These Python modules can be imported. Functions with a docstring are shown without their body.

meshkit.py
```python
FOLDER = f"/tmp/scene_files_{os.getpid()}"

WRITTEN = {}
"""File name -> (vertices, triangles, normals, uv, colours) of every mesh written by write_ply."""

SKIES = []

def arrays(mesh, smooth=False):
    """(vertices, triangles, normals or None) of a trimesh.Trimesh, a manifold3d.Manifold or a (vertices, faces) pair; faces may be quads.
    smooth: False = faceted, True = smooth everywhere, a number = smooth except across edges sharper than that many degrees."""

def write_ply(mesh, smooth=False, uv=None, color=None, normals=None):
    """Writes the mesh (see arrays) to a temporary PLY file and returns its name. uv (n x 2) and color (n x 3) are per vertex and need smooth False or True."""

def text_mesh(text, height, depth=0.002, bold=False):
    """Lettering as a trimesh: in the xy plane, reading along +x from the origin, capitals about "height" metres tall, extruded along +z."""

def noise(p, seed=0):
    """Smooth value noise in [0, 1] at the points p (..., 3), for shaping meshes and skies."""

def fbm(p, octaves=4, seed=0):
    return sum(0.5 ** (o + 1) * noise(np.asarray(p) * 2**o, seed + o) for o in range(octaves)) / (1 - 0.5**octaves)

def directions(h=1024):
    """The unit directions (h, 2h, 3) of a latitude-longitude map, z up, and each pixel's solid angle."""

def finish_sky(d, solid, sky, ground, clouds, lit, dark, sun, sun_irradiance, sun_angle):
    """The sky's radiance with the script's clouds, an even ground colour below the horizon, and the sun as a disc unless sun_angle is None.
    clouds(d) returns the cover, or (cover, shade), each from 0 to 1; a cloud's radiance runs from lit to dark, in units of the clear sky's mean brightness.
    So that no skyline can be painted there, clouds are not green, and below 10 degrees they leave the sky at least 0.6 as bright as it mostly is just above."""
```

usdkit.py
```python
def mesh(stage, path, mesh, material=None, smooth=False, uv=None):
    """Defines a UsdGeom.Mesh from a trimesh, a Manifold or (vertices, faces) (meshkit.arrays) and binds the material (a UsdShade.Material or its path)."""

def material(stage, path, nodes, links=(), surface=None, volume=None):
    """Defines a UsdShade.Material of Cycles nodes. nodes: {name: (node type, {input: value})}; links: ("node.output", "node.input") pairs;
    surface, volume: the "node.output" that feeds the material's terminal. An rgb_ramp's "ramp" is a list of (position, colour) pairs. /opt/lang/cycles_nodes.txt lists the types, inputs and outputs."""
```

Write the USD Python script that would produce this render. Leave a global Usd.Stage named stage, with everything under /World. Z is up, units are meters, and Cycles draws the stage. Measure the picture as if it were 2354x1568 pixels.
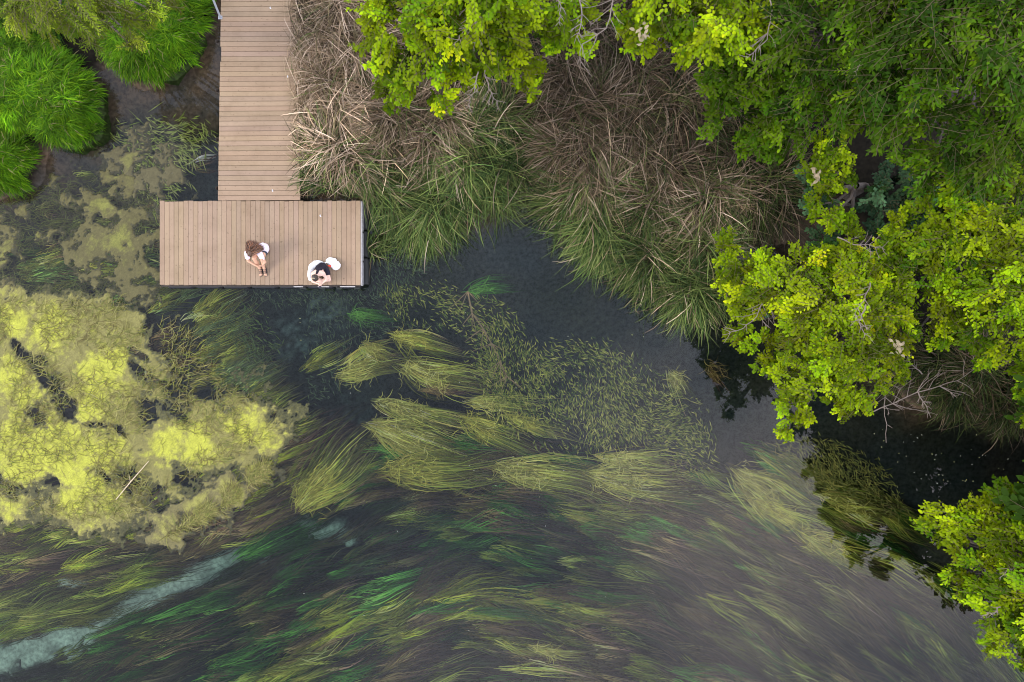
import math
import numpy as np
import trimesh
import manifold3d as m3
import shapely
from shapely.geometry import Polygon, LineString
from scipy import ndimage, sparse
import usdkit
import meshkit
from pxr import Usd, UsdGeom, UsdLux, UsdShade, Gf, Sdf, Vt

stage = Usd.Stage.CreateInMemory()
UsdGeom.SetStageUpAxis(stage, UsdGeom.Tokens.z)
UsdGeom.SetStageMetersPerUnit(stage, 1.0)
world = UsdGeom.Xform.Define(stage, '/World')
stage.SetDefaultPrim(world.GetPrim())
UsdGeom.Scope.Define(stage, '/World/Looks')

# ------------------------------------------------------------------ camera, sky, sun, exposure
CAM_H = 20.0
cam = UsdGeom.Camera.Define(stage, '/World/camera')
cam.AddTranslateOp().Set((0, 0, CAM_H))
cam.CreateHorizontalApertureAttr(36.0)
cam.CreateVerticalApertureAttr(24.0)
cam.CreateFocalLengthAttr(23.63)
cam.CreateClippingRangeAttr(Gf.Vec2f(0.1, 2000))
cam.CreateExposureAttr(0.8)

SUN = np.array([-0.76, -0.20, 0.61])
SUN /= np.linalg.norm(SUN)
SUN_EL, SUN_ROT = math.asin(SUN[2]), math.atan2(SUN[0], SUN[1])

usdkit.material(stage, '/World/Looks/sky', {
    'tc': ('texture_coordinate', {}),
    'sky': ('sky_texture', {'sky_type': 'single_scattering', 'sun_disc': False, 'sun_elevation': SUN_EL, 'sun_rotation': SUN_ROT, 'aerosol_density': 2.0}),
    'map': ('mapping', {'mapping_type': 'point', 'location': (-2.99, 1.23, 7.55), 'scale': (1.0, 1.0, 0.6)}),
    'n': ('noise_texture', {'scale': 1.0, 'detail': 6.0, 'roughness': 0.55, 'distortion': 0.3}),
    'cover': ('rgb_ramp', {'ramp': [(0.0, (0.45,) * 3), (0.40, (0.55,) * 3), (0.52, (0.95,) * 3), (1.0, (1.0,) * 3)]}),
    'lit': ('rgb_ramp', {'ramp': [(0.0, (0.0,) * 3), (0.50, (0.0,) * 3), (0.68, (1.0,) * 3), (1.0, (1.0,) * 3)]}),
    'cb': ('rgb_to_bw', {}), 'lb': ('rgb_to_bw', {}),
    'cloud': ('mix_color', {'blend_type': 'mix', 'fac': 0.5, 'a': (10.9, 12.0, 15.2), 'b': (29.5, 27.0, 28.5), 'use_clamp': False}),
    'mix': ('mix_color', {'blend_type': 'mix', 'fac': 0.5, 'use_clamp': False}),
    'bg': ('background_shader', {'strength': 0.1}),
}, [('tc.generated', 'map.vector'), ('map.vector', 'n.vector'), ('n.fac', 'cover.fac'), ('n.fac', 'lit.fac'), ('cover.color', 'cb.color'), ('lit.color', 'lb.color'), ('lb.val', 'cloud.fac'),
    ('cb.val', 'mix.fac'), ('sky.color', 'mix.a'), ('cloud.result', 'mix.b'), ('mix.result', 'bg.color')], surface='bg.background')
dome = UsdLux.DomeLight.Define(stage, '/World/sky')
dome.CreateIntensityAttr(1.0)
UsdShade.MaterialBindingAPI.Apply(dome.GetPrim()).Bind(UsdShade.Material.Get(stage, '/World/Looks/sky'))

sun = UsdLux.DistantLight.Define(stage, '/World/sun')
sun.CreateNormalizeAttr(True)
sun.CreateIntensityAttr(0.40)
sun.CreateAngleAttr(22.0)
sun.CreateColorAttr((1.0, 0.93, 0.82))
_x = np.cross([0, 1, 0], SUN); _x /= np.linalg.norm(_x); _y = np.cross(SUN, _x)
sun.AddTransformOp().Set(Gf.Matrix4d(*_x, 0, *_y, 0, *SUN, 0, 0, 0, 10, 1))

# ------------------------------------------------------------------ helpers
PX = 1545.0
def W(x, y, z=0.0):
    """A point of the ground plan: x to the right and y down in plan units, z the height in metres."""
    k = (CAM_H - np.asarray(z, float)) / PX
    x, y = np.asarray(x, float), np.asarray(y, float)
    return np.stack(np.broadcast_arrays((x - 1177) * k, -(y - 784) * k, np.asarray(z, float)), -1)
def poly(pts, z=0.0):
    return Polygon([tuple(W(x, y, z)[:2]) for x, y in pts])
def sample(pg, n, rng):
    x0, y0, x1, y1 = pg.bounds
    out, got = [], 0
    while got < n:
        p = rng.uniform((x0, y0), (x1, y1), (max(64, 2 * n), 2))
        p = p[shapely.contains_xy(pg, p[:, 0], p[:, 1])]
        out.append(p); got += len(p)
    return np.vstack(out)[:n]
def unit(v):
    return v / np.maximum(np.linalg.norm(v, axis=-1, keepdims=True), 1e-9)
def fb(xy, scale, seed=0, octaves=4):
    xy = np.asarray(xy, float)
    return meshkit.fbm(np.stack([xy[..., 0] * scale, xy[..., 1] * scale, np.full(xy.shape[:-1], 0.37 + seed)], -1), octaves, seed)

used = {}
def unique(path):
    if path not in used:
        used[path] = 0
        return path
    used[path] += 1
    return f'{path}_{used[path]:03d}'
def ppath(parent):
    return '/World' if parent is None else str(parent.GetPath())
def tag(o, label=None, cat=None, group=None, kind=None):
    for k, v in (('label', label), ('category', cat), ('group', group), ('kind', kind)):
        if v:
            o.SetCustomDataByKey(k, v)
    return o
def thing(name, label, cat, loc=(0, 0, 0), group=None, kind=None):
    x = UsdGeom.Xform.Define(stage, unique('/World/' + name))
    x.AddTranslateOp().Set(tuple(float(c) for c in loc))
    tag(x.GetPrim(), label, cat, group, kind)
    x.GetPrim().SetCustomDataByKey('_at', Gf.Vec3d(*[float(c) for c in loc]))
    return x.GetPrim()
ORIGIN = {}
def obj(name, geo, mat, parent=None, tint=None, smooth=False, extra=None):
    """geo: (v, f) in world coordinates or trimesh; one Mesh prim. Parent's translation is subtracted."""
    off = np.zeros(3)
    p = parent
    while p is not None and str(p.GetPath()) != '/World':
        at = p.GetCustomDataByKey('_at')
        if at is not None:
            off += np.array(at)
        p = p.GetParent() if p.GetParent().GetPath() != Sdf.Path.absoluteRootPath else None
    v, f, n = meshkit.arrays(geo, smooth)
    v = v - off
    keep = np.unique(f)
    if len(keep) < len(v):
        re_ = np.full(len(v), -1); re_[keep] = np.arange(len(keep)); f = re_[f]
        if tint is not None and np.ndim(tint) == 2:
            tint = np.asarray(tint)[keep]
        v = v[keep]; n = None if n is None else n[keep]
    path = unique(ppath(parent) + '/' + name)
    m = UsdGeom.Mesh.Define(stage, path)
    m.CreatePointsAttr(Vt.Vec3fArray.FromNumpy(v.astype(np.float32)))
    m.CreateFaceVertexCountsAttr(Vt.IntArray.FromNumpy(np.full(len(f), 3, np.int32)))
    m.CreateFaceVertexIndicesAttr(Vt.IntArray.FromNumpy(f.astype(np.int32).ravel()))
    m.CreateSubdivisionSchemeAttr('none')
    if n is not None:
        m.CreateNormalsAttr(Vt.Vec3fArray.FromNumpy(n.astype(np.float32)))
        m.SetNormalsInterpolation('vertex')
    pv = UsdGeom.PrimvarsAPI(m)
    if tint is not None:
        t = np.asarray(tint, np.float32)
        if t.ndim == 1:
            t = np.tile(t, (len(v), 1))
        pv.CreatePrimvar('tint', Sdf.ValueTypeNames.Color3fArray, 'vertex').Set(Vt.Vec3fArray.FromNumpy(np.ascontiguousarray(t)))
    UsdShade.MaterialBindingAPI.Apply(m.GetPrim()).Bind(UsdShade.Material.Get(stage, '/World/Looks/' + mat))
    return m.GetPrim()

def ribbons(paths, widths, colors, twist=None):
    """paths (N,K,3), widths (N,K), colors (N,K,3) -> ((v,f), tint)"""
    N, K, _ = paths.shape
    t = unit(np.gradient(paths, axis=1))
    side = np.cross(t, np.array([0, 0, 1.0]))
    bad = np.linalg.norm(side, axis=-1) < 0.05
    side[bad] = [1, 0, 0]
    side = unit(side)
    if twist is not None:
        a = np.asarray(twist)[..., None]
        if a.ndim == 2:
            a = a[:, None]
        side = side * np.cos(a) + np.cross(t, side) * np.sin(a)
    v = np.stack([paths - side * widths[..., None] / 2, paths + side * widths[..., None] / 2], 2).reshape(-1, 3)
    i = (np.arange(N)[:, None] * K + np.arange(K - 1)[None]).ravel() * 2
    f = np.vstack([np.stack([i, i + 1, i + 3], 1), np.stack([i, i + 3, i + 2], 1)])
    return (v, f), np.repeat(colors.reshape(-1, 3), 2, axis=0)
def leaves(b, d, n, l, w, col, curl=0.15):
    """flat leaves with a rounded outline: base b, direction d, normal n"""
    N = len(b)
    d = unit(d); s = unit(np.cross(n, d)); n = np.cross(d, s)
    l, w = np.broadcast_to(l, N)[:, None], np.broadcast_to(w, N)[:, None]
    c = curl * l
    v = np.stack([b, b + d * l * .28 - s * w * .42 + n * c * .2, b + d * l * .28 + s * w * .42 + n * c * .2,
                  b + d * l * .68 - s * w * .40 + n * c * .1, b + d * l * .68 + s * w * .40 + n * c * .1, b + d * l - n * c * .6], 1)
    k = np.arange(N)[:, None] * 6
    f = np.concatenate([k + np.array(q)[None] for q in ((0, 2, 1), (1, 2, 4), (1, 4, 3), (3, 4, 5))])
    return (v.reshape(-1, 3), f), np.repeat(col, 6, axis=0)
def blades(b, d, n, l, w, col):
    """pointed leaves of two triangles"""
    N = len(b)
    d = unit(d); s = unit(np.cross(n, d))
    l, w = np.broadcast_to(l, N)[:, None], np.broadcast_to(w, N)[:, None]
    v = np.stack([b, b + d * l * .45 - s * w * .5, b + d * l * .45 + s * w * .5, b + d * l], 1)
    k = np.arange(N)[:, None] * 4
    f = np.concatenate([k + np.array(q)[None] for q in ((0, 2, 1), (1, 2, 3))])
    return (v.reshape(-1, 3), f), np.repeat(col, 4, axis=0)
def join(*parts):
    """[((v,f),tint)...] -> ((v,f),tint)"""
    vs, fs, ts, o = [], [], [], 0
    for (v, f), t in parts:
        vs.append(v); fs.append(f + o); ts.append(t); o += len(v)
    return (np.vstack(vs), np.vstack(fs)), np.vstack(ts)
def tube(p, r, sides=6):
    p = np.asarray(p, float); r = np.broadcast_to(r, (len(p),))
    t = unit(np.gradient(p, axis=0))
    a = unit(np.cross(t, np.where(np.abs(t[:, 2:]) < .9, [0, 0, 1.0], [1.0, 0, 0])))
    b = np.cross(t, a); ang = np.arange(sides) * 2 * np.pi / sides
    v = p[:, None] + r[:, None, None] * (np.cos(ang)[None, :, None] * a[:, None] + np.sin(ang)[None, :, None] * b[:, None])
    i, j = np.meshgrid(np.arange(len(p) - 1), np.arange(sides), indexing='ij')
    q = np.stack([i * sides + j, i * sides + (j + 1) % sides, (i + 1) * sides + (j + 1) % sides, (i + 1) * sides + j], -1).reshape(-1, 4)
    return v.reshape(-1, 3), np.vstack([q[:, [0, 1, 2]], q[:, [0, 2, 3]]])
def merge(geos):
    vs, fs, o = [], [], 0
    for v, f in geos:
        vs.append(v); fs.append(f + o); o += len(v)
    return np.vstack(vs), np.vstack(fs)
def box(x0, x1, y0, y1, z0, z1, ch=0.0):
    m = trimesh.creation.box((x1 - x0, y1 - y0, z1 - z0)) if not ch else None
    if ch:
        a, b, c = (x1 - x0) / 2, (y1 - y0) / 2, (z1 - z0) / 2
        pts = [(sx * (a - (k != 0) * ch), sy * (b - (k != 1) * ch), sz * (c - (k != 2) * ch)) for sx in (-1, 1) for sy in (-1, 1) for sz in (-1, 1) for k in range(3)]
        m = trimesh.convex.convex_hull(np.array(pts))
    return np.array(m.vertices) + [(x0 + x1) / 2, (y0 + y1) / 2, (z0 + z1) / 2], np.array(m.faces)
def pick(rng, palette, n, jitter=0.18):
    pal = np.array(palette, float)
    c = pal[rng.integers(0, len(pal), n)]
    m = rng.uniform(0, 1, (n, 1)); c2 = pal[rng.integers(0, len(pal), n)]
    c = c * (1 - .5 * m) + c2 * .5 * m
    return np.clip(c * rng.uniform(1 - jitter, 1 + jitter, (n, 1)), 0, 1)

# ------------------------------------------------------------------ materials
def leafy(name, trans=0.35, rough=0.5, spec=0.3):
    usdkit.material(stage, '/World/Looks/' + name, {
        'a': ('attribute', {'attribute': 'tint'}),
        'p': ('principled_bsdf', {'roughness': rough, 'specular_ior_level': spec}),
        't': ('translucent_bsdf', {}),
        'm': ('mix_closure', {'fac': trans}),
    }, [('a.color', 'p.base_color'), ('a.color', 't.color'), ('p.BSDF', 'm.closure1'), ('t.BSDF', 'm.closure2')], surface='m.closure')
leafy('foliage', 0.42, 0.55, 0.08)
leafy('grass', 0.35, 0.6, 0.1)
leafy('reed', 0.2, 0.7, 0.08)
leafy('waterweed', 0.25, 0.6, 0.1)
def tinted(name, rough=0.6, spec=0.3, bump=None, vary=0.25, scale=30.0, stretch=(1, 1, 1), extra=None):
    nodes = {'a': ('attribute', {'attribute': 'tint'}), 'g': ('geometry', {}), 'mp': ('mapping', {'mapping_type': 'point', 'scale': stretch}),
             'n': ('noise_texture', {'scale': scale, 'detail': 5.0, 'roughness': 0.6}),
             'r': ('rgb_ramp', {'ramp': [(0.2, (1 - vary,) * 3), (0.8, (1 + vary * .6,) * 3)]}),
             'x': ('mix_color', {'blend_type': 'multiply', 'fac': 1.0, 'use_clamp': False}),
             'p': ('principled_bsdf', {'roughness': rough, 'specular_ior_level': spec})}
    links = [('g.position', 'mp.vector'), ('mp.vector', 'n.vector'), ('n.fac', 'r.fac'), ('a.color', 'x.a'), ('r.color', 'x.b'), ('x.result', 'p.base_color')]
    if bump:
        nodes['b'] = ('bump', {'strength': bump, 'distance': 0.01})
        links += [('n.fac', 'b.height'), ('b.normal', 'p.normal')]
    usdkit.material(stage, '/World/Looks/' + name, nodes, links, surface='p.BSDF')
for nm, st in (('deck_x', (9, 150, 20)), ('deck_y', (150, 9, 20))):
    usdkit.material(stage, '/World/Looks/' + nm, {
        'a': ('attribute', {'attribute': 'tint'}), 'g': ('geometry', {}), 'mp': ('mapping', {'mapping_type': 'point', 'scale': st}),
        'n': ('noise_texture', {'scale': 1.0, 'detail': 5.0, 'roughness': 0.6}), 'r': ('rgb_ramp', {'ramp': [(0.2, (.86,) * 3), (0.8, (1.08,) * 3)]}),
        'n2': ('noise_texture', {'scale': 1.7, 'detail': 6.0, 'roughness': 0.65}), 'r2': ('rgb_ramp', {'ramp': [(0.32, (.86, .85, .83)), (0.5, (.97, .97, .97)), (0.72, (1.06, 1.06, 1.07))]}),
        'n3': ('noise_texture', {'scale': 13.0, 'detail': 3.0}), 'r3': ('rgb_ramp', {'ramp': [(0.27, (.6, .58, .55)), (0.36, (1.0,) * 3)]}),
        'x': ('mix_color', {'blend_type': 'multiply', 'fac': 1.0, 'use_clamp': False}), 'x2': ('mix_color', {'blend_type': 'multiply', 'fac': 1.0, 'use_clamp': False}), 'x3': ('mix_color', {'blend_type': 'multiply', 'fac': 1.0, 'use_clamp': False}),
        'b': ('bump', {'strength': 0.25, 'distance': 0.01}), 'p': ('principled_bsdf', {'roughness': 0.7, 'specular_ior_level': 0.2})},
        [('g.position', 'mp.vector'), ('mp.vector', 'n.vector'), ('g.position', 'n2.vector'), ('g.position', 'n3.vector'), ('n.fac', 'r.fac'), ('n2.fac', 'r2.fac'), ('n3.fac', 'r3.fac'),
         ('a.color', 'x.a'), ('r.color', 'x.b'), ('x.result', 'x2.a'), ('r2.color', 'x2.b'), ('x2.result', 'x3.a'), ('r3.color', 'x3.b'), ('x3.result', 'p.base_color'), ('n.fac', 'b.height'), ('b.normal', 'p.normal')], surface='p.BSDF')
tinted('wood', 0.8, 0.2, 0.3, 0.3, 14.0)
tinted('bark', 0.85, 0.15, 0.5, 0.4, 25.0)
tinted('plastic', 0.5, 0.4, None, 0.2, 12.0)
tinted('metal', 0.4, 0.5, None, 0.1, 20.0)
tinted('bed', 0.9, 0.1, 0.8, 0.75, 9.0)
tinted('algae', 0.75, 0.25, 0.6, 0.45, 45.0)
tinted('skin', 0.5, 0.35, None, 0.08, 60.0)
tinted('cloth', 0.85, 0.15, 0.25, 0.06, 60.0)
tinted('hair', 0.45, 0.4, None, 0.3, 90.0)
tinted('leather', 0.5, 0.4, None, 0.1, 60.0)

usdkit.material(stage, '/World/Looks/water', {
    'g': ('geometry', {}),
    'n1': ('noise_texture', {'scale': 1.6, 'detail': 1.0, 'roughness': 0.3}),
    'b': ('bump', {'strength': 0.035, 'distance': 0.05}),
    'fr': ('fresnel', {'IOR': 1.333}),
    't': ('transparent_bsdf', {'color': (0.98, 0.99, 0.98)}),
    's': ('glossy_bsdf', {'color': (1, 1, 1), 'roughness': 0.03}),
    'm': ('mix_closure', {}),
    'v': ('volume_coefficients', {'scatter_coeffs': (0.0, 0.0, 0.0), 'absorption_coeffs': (0.50, 0.31, 0.36), 'emission_coeffs': (0, 0, 0)}),
}, [('g.position', 'n1.vector'), ('n1.fac', 'b.height'), ('b.normal', 's.normal'), ('b.normal', 'fr.normal'),
    ('fr.fac', 'm.fac'), ('t.BSDF', 'm.closure1'), ('s.BSDF', 'm.closure2')], surface='m.closure', volume='v.volume')

# ------------------------------------------------------------------ the setting: riverbed with banks, water
SAND = [([(-120, 1560), (0, 1525), (130, 1485), (250, 1425), (330, 1380), (430, 1335), (520, 1295), (560, 1285)], 58),
        ([(520, 1300), (590, 1335), (620, 1345)], 22), ([(560, 1290), (625, 1235), (655, 1180), (662, 1140)], 20),
        ([(672, 1225), (700, 1262), (745, 1240), (772, 1268)], 23), ([(690, 1355), (720, 1372)], 24), ([(1290, 1240), (1330, 1255), (1390, 1250)], 20), ([(1080, 1080), (1115, 1100)], 24),
        ([(100, 1360), (150, 1352)], 22)]
SAND_W = [(LineString([tuple(W(*p)[:2]) for p in l]), w * CAM_H / PX) for l, w in SAND]
# plan x, plan y, height of the bed or bank
CTRL = np.array([
    (0, 0, .25), (120, 60, .3), (60, 200, .32), (150, 230, .3), (40, 400, .15), (200, 130, .2), (245, 190, -.1), (350, 90, .3), (350, 150, .28), (430, 60, .25), (260, 60, .15), (480, 120, -.12), (400, 220, -.2), (250, 240, -.15),
    (300, 300, -.45), (450, 400, -.55), (440, 550, -.6), (200, 420, -.3), (80, 500, -.25), (180, 560, -.35), (60, 650, -.4), (300, 640, -.5), (200, 800, -.45), (100, 1000, -.4), (350, 1000, -.5), (500, 950, -.7), (550, 780, -.9), (600, 560, -.8), (700, 700, -1.1), (700, 850, -1.3),
    (600, 100, -.3), (580, 250, -.35), (750, 200, .1), (760, 100, .2), (800, 300, .1), (780, 420, -.05), (950, 300, .2), (1000, 400, .05), (1100, 460, -.1), (950, 500, -.2), (1150, 350, .12), (1050, 150, .4), (1300, 100, .4), (1350, 300, .25), (1500, 200, .3), (1450, 430, .12), (1330, 500, -.12), (1600, 400, .2),
    (1500, 600, -.12), (1600, 700, -.2), (1700, 550, .0), (1750, 350, .25), (1900, 150, .5), (2200, 150, .6), (2100, 400, .35), (2300, 500, .5), (1950, 600, .15), (2200, 750, .35), (1850, 720, -.1), (2330, 900, .2), (2130, 880, .1), (2000, 1000, -.5), (1800, 900, -.6), (2200, 1050, -.6), (2350, 1100, -.4),
    (2354, 1300, .0), (2250, 1250, -.5), (1900, 1150, -.9), (1700, 1000, -1.0), (1700, 850, -.9), (1650, 780, -.6), (900, 560, -.8), (1000, 600, -1.0), (1200, 560, -.7), (1250, 700, -1.2), (1450, 720, -1.1), (1300, 900, -1.2), (950, 800, -1.3), (1000, 950, -1.3), (750, 1000, -1.5), (1500, 1050, -1.3),
    (100, 1250, -1.0), (400, 1200, -1.0), (600, 1100, -1.3), (0, 1530, -1.35), (130, 1490, -1.35), (330, 1385, -1.35), (520, 1300, -1.65), (650, 1200, -1.7), (730, 1255, -1.75), (1000, 1280, -2.0), (1340, 1250, -1.9), (1600, 1300, -1.9), (700, 1365, -1.7), (300, 1560, -1.5), (600, 1500, -1.7), (1000, 1500, -1.35), (1400, 1500, -1.7), (1800, 1400, -1.9), (2200, 1500, -1.35), (2000, 1300, -1.5),
    (-300, 300, .5), (-300, 900, -.4), (-300, 1500, -1.5), (1000, -200, .7), (2000, -200, 1.0), (300, -200, .5), (2700, 300, 1.0), (2700, 800, .8), (2700, 1300, .5), (2600, 1700, -.8), (1500, 1900, -1.35), (500, 1900, -1.35)], float)
CW = W(CTRL[:, 0], CTRL[:, 1], 0)[:, :2]
def bed_height(xy):
    xy = np.asarray(xy, float)
    out = np.empty(len(xy))
    for i in range(0, len(xy), 20000):
        q = xy[i:i + 20000]
        d2 = ((q[:, None] - CW[None]) ** 2).sum(-1)
        w = 1 / (d2 + .12) ** 1.8
        out[i:i + 20000] = (w * CTRL[None, :, 2]).sum(1) / w.sum(1)
    return out + (fb(xy, 1.3, 3) - .5) * .16
def sand_mask(xy):
    m = np.full(len(xy), -1.0)
    pts = shapely.points(xy)
    for l, w in SAND_W:
        m = np.maximum(m, 1 - shapely.distance(l, pts) / w)
    return m
def far_rise(xy):
    """Beyond the picture: banks north and east, river going on to the west and south-east, the far bank in the south."""
    x, y = xy[:, 0], xy[:, 1]
    return np.where(y > 0, np.clip((y - 13) * .12, 0, 2.0), np.clip((-y - 26) * .25, 0, 4.0))
def grid(x0, x1, y0, y1, step):
    xs, ys = np.arange(x0, x1 + 1e-6, step), np.arange(y0, y1 + 1e-6, step)
    X, Y = np.meshgrid(xs, ys)
    n, m = X.shape
    i = (np.arange(n - 1)[:, None] * m + np.arange(m - 1)[None]).ravel()
    f = np.vstack([np.stack([i, i + 1, i + m + 1], 1), np.stack([i, i + m + 1, i + m], 1)])
    return np.stack([X.ravel(), Y.ravel()], 1), f, (n, m)
# one sheet whose spacing grows towards the horizon
ax = np.arange(-17, 17.01, .125)
far = np.cumsum(.2 * 1.22 ** np.arange(32))
xs = np.concatenate([-17 - far[::-1], ax, 17 + far])
ay = np.arange(-12, 12.01, .125)
ys = np.concatenate([-12 - far[::-1], ay, 12 + far])
GX, GY = np.meshgrid(xs, ys)
gxy = np.stack([GX.ravel(), GY.ravel()], 1)
near = (np.abs(gxy[:, 0]) < 19) & (np.abs(gxy[:, 1]) < 14)
cl = np.clip(gxy, [-20, -15], [20, 15])
hz = bed_height(cl) + far_rise(gxy)
sm = np.full(len(gxy), -1.0); sm[near] = sand_mask(gxy[near])
sand = np.clip((sm + (fb(gxy, 2.4, 11, 5) - .5) * 2.6) * 3.2, 0, 1)
# pale silt flecks on the bed in front of the dock
def spot(x, y, r):
    c = W(x, y)[:2]
    return np.exp(-((gxy - c) ** 2).sum(1) / (r * CAM_H / PX) ** 2)
fleck = sum(spot(*s) for s in ((655, 755, 45), (650, 800, 40), (735, 720, 40), (770, 980, 60), (790, 1040, 50), (700, 690, 50)))
fleck = np.clip(fleck * np.clip((fb(gxy, 4.0, 21, 5) - .47) * 6, 0, 1), 0, 1) * .55
mud = np.array([.050, .043, .030]); silt = np.array([.030, .034, .034]); snd = np.array([.50, .50, .40]); brown = np.array([.12, .078, .046])
n1 = np.clip((fb(gxy, .8, 5) - .3) * 2.2, 0, 1)[:, None]
bc = mud * n1 + silt * (1 - n1)
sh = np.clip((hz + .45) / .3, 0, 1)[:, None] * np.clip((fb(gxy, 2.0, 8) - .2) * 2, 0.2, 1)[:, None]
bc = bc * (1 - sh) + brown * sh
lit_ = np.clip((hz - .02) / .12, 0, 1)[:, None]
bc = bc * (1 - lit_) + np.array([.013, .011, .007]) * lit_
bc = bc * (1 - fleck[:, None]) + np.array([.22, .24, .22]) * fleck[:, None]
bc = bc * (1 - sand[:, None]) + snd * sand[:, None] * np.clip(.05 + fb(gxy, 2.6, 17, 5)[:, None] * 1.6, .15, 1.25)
hz = hz + sand * .5
ny, nx = GX.shape
i = (np.arange(ny - 1)[:, None] * nx + np.arange(nx - 1)[None]).ravel()
gf = np.vstack([np.stack([i, i + 1, i + nx + 1], 1), np.stack([i, i + nx + 1, i + nx], 1)])
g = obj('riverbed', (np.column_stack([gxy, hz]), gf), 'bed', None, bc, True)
tag(g, 'brown and grey river bed with a pale sandy channel, rising to muddy banks', 'riverbed', kind='structure')
wv, wf = box(-260, 260, -60, 60, -6.0, 0.0)
w_ = obj('water', (wv, wf), 'water')
tag(w_, 'clear slow river water reflecting pale clouds and the bank trees', 'water', kind='structure')

def stones(label, name, pts, rad, seed, col, kind=None):
    rng = np.random.default_rng(seed)
    base_v, base_f = np.array(trimesh.creation.icosphere(1).vertices), np.array(trimesh.creation.icosphere(1).faces)
    hb = bed_height(pts); geos, ts = [], []
    for p, h, q in zip(pts, hb, rad):
        v = base_v * (1 + .35 * (meshkit.noise(base_v * 1.7 + rng.uniform(0, 50, 3), 2) - .5))[:, None] * q * [1, rng.uniform(.6, 1), .5]
        a = rng.uniform(0, 6.28); v = v @ np.array([[math.cos(a), -math.sin(a), 0], [math.sin(a), math.cos(a), 0], [0, 0, 1]])
        geos.append((v + [p[0], p[1], h + .42], base_f)); ts.append(np.tile(np.array(col) * rng.uniform(.5, 1.2), (len(v), 1)))
    tag(obj(name, merge(geos), 'bed', None, np.vstack(ts)), label, 'stone', kind=kind)
rs = np.random.default_rng(88)
pp = np.vstack([shapely.get_coordinates(shapely.line_interpolate_point(l, rs.uniform(0, l.length, int(l.length * 22)))) + rs.normal(0, w * .42, (int(l.length * 22), 2)) for l, w in SAND_W])
stones('small stones and gravel strewn along the pale sandy channel', 'gravel', pp, rs.gamma(2.0, .022, len(pp)).clip(.015, .065), 89, (.38, .36, .30), 'stuff')
stones('pale flat stone lying alone among deep green weed at the channel fork', 'stone', W(np.array([695.]), np.array([1250.]))[:, :2], [.17], 90, (.62, .60, .50))
stones('pale flat stone under water, lower one at the right of the channel fork', 'stone', W(np.array([705.]), np.array([1364.]))[:, :2], [.22], 91, (.50, .50, .42))

# ------------------------------------------------------------------ dock platform and walkway
DZ = 0.45
PAL_DECK = np.array([.270, .190, .124])
rng = np.random.default_rng(5)
x0, y1, _ = W(367, 462, DZ); x1, y0, _ = W(829, 655, DZ)
plat = thing('dock_platform', 'wide rectangular dock platform of tan boards where two people sit', 'dock', ((x0 + x1) / 2, (y0 + y1) / 2, 0))
nb = 42
bw = (x1 - x0) / nb
for k in range(nb):
    a = x0 + k * bw
    e = rng.uniform(-.012, .012) + (.02 if 1 <= k <= 4 else 0) * -1
    obj('plank', box(a + .004, a + bw - .004, y0 + rng.uniform(-.006, .006), y1 + e, DZ - .028, DZ + rng.uniform(-.0015, .0015), .004), 'deck_y', plat, PAL_DECK * rng.uniform(.93, 1.07) * np.array([1, rng.uniform(.98, 1.02), rng.uniform(.94, 1.04)]))
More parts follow.
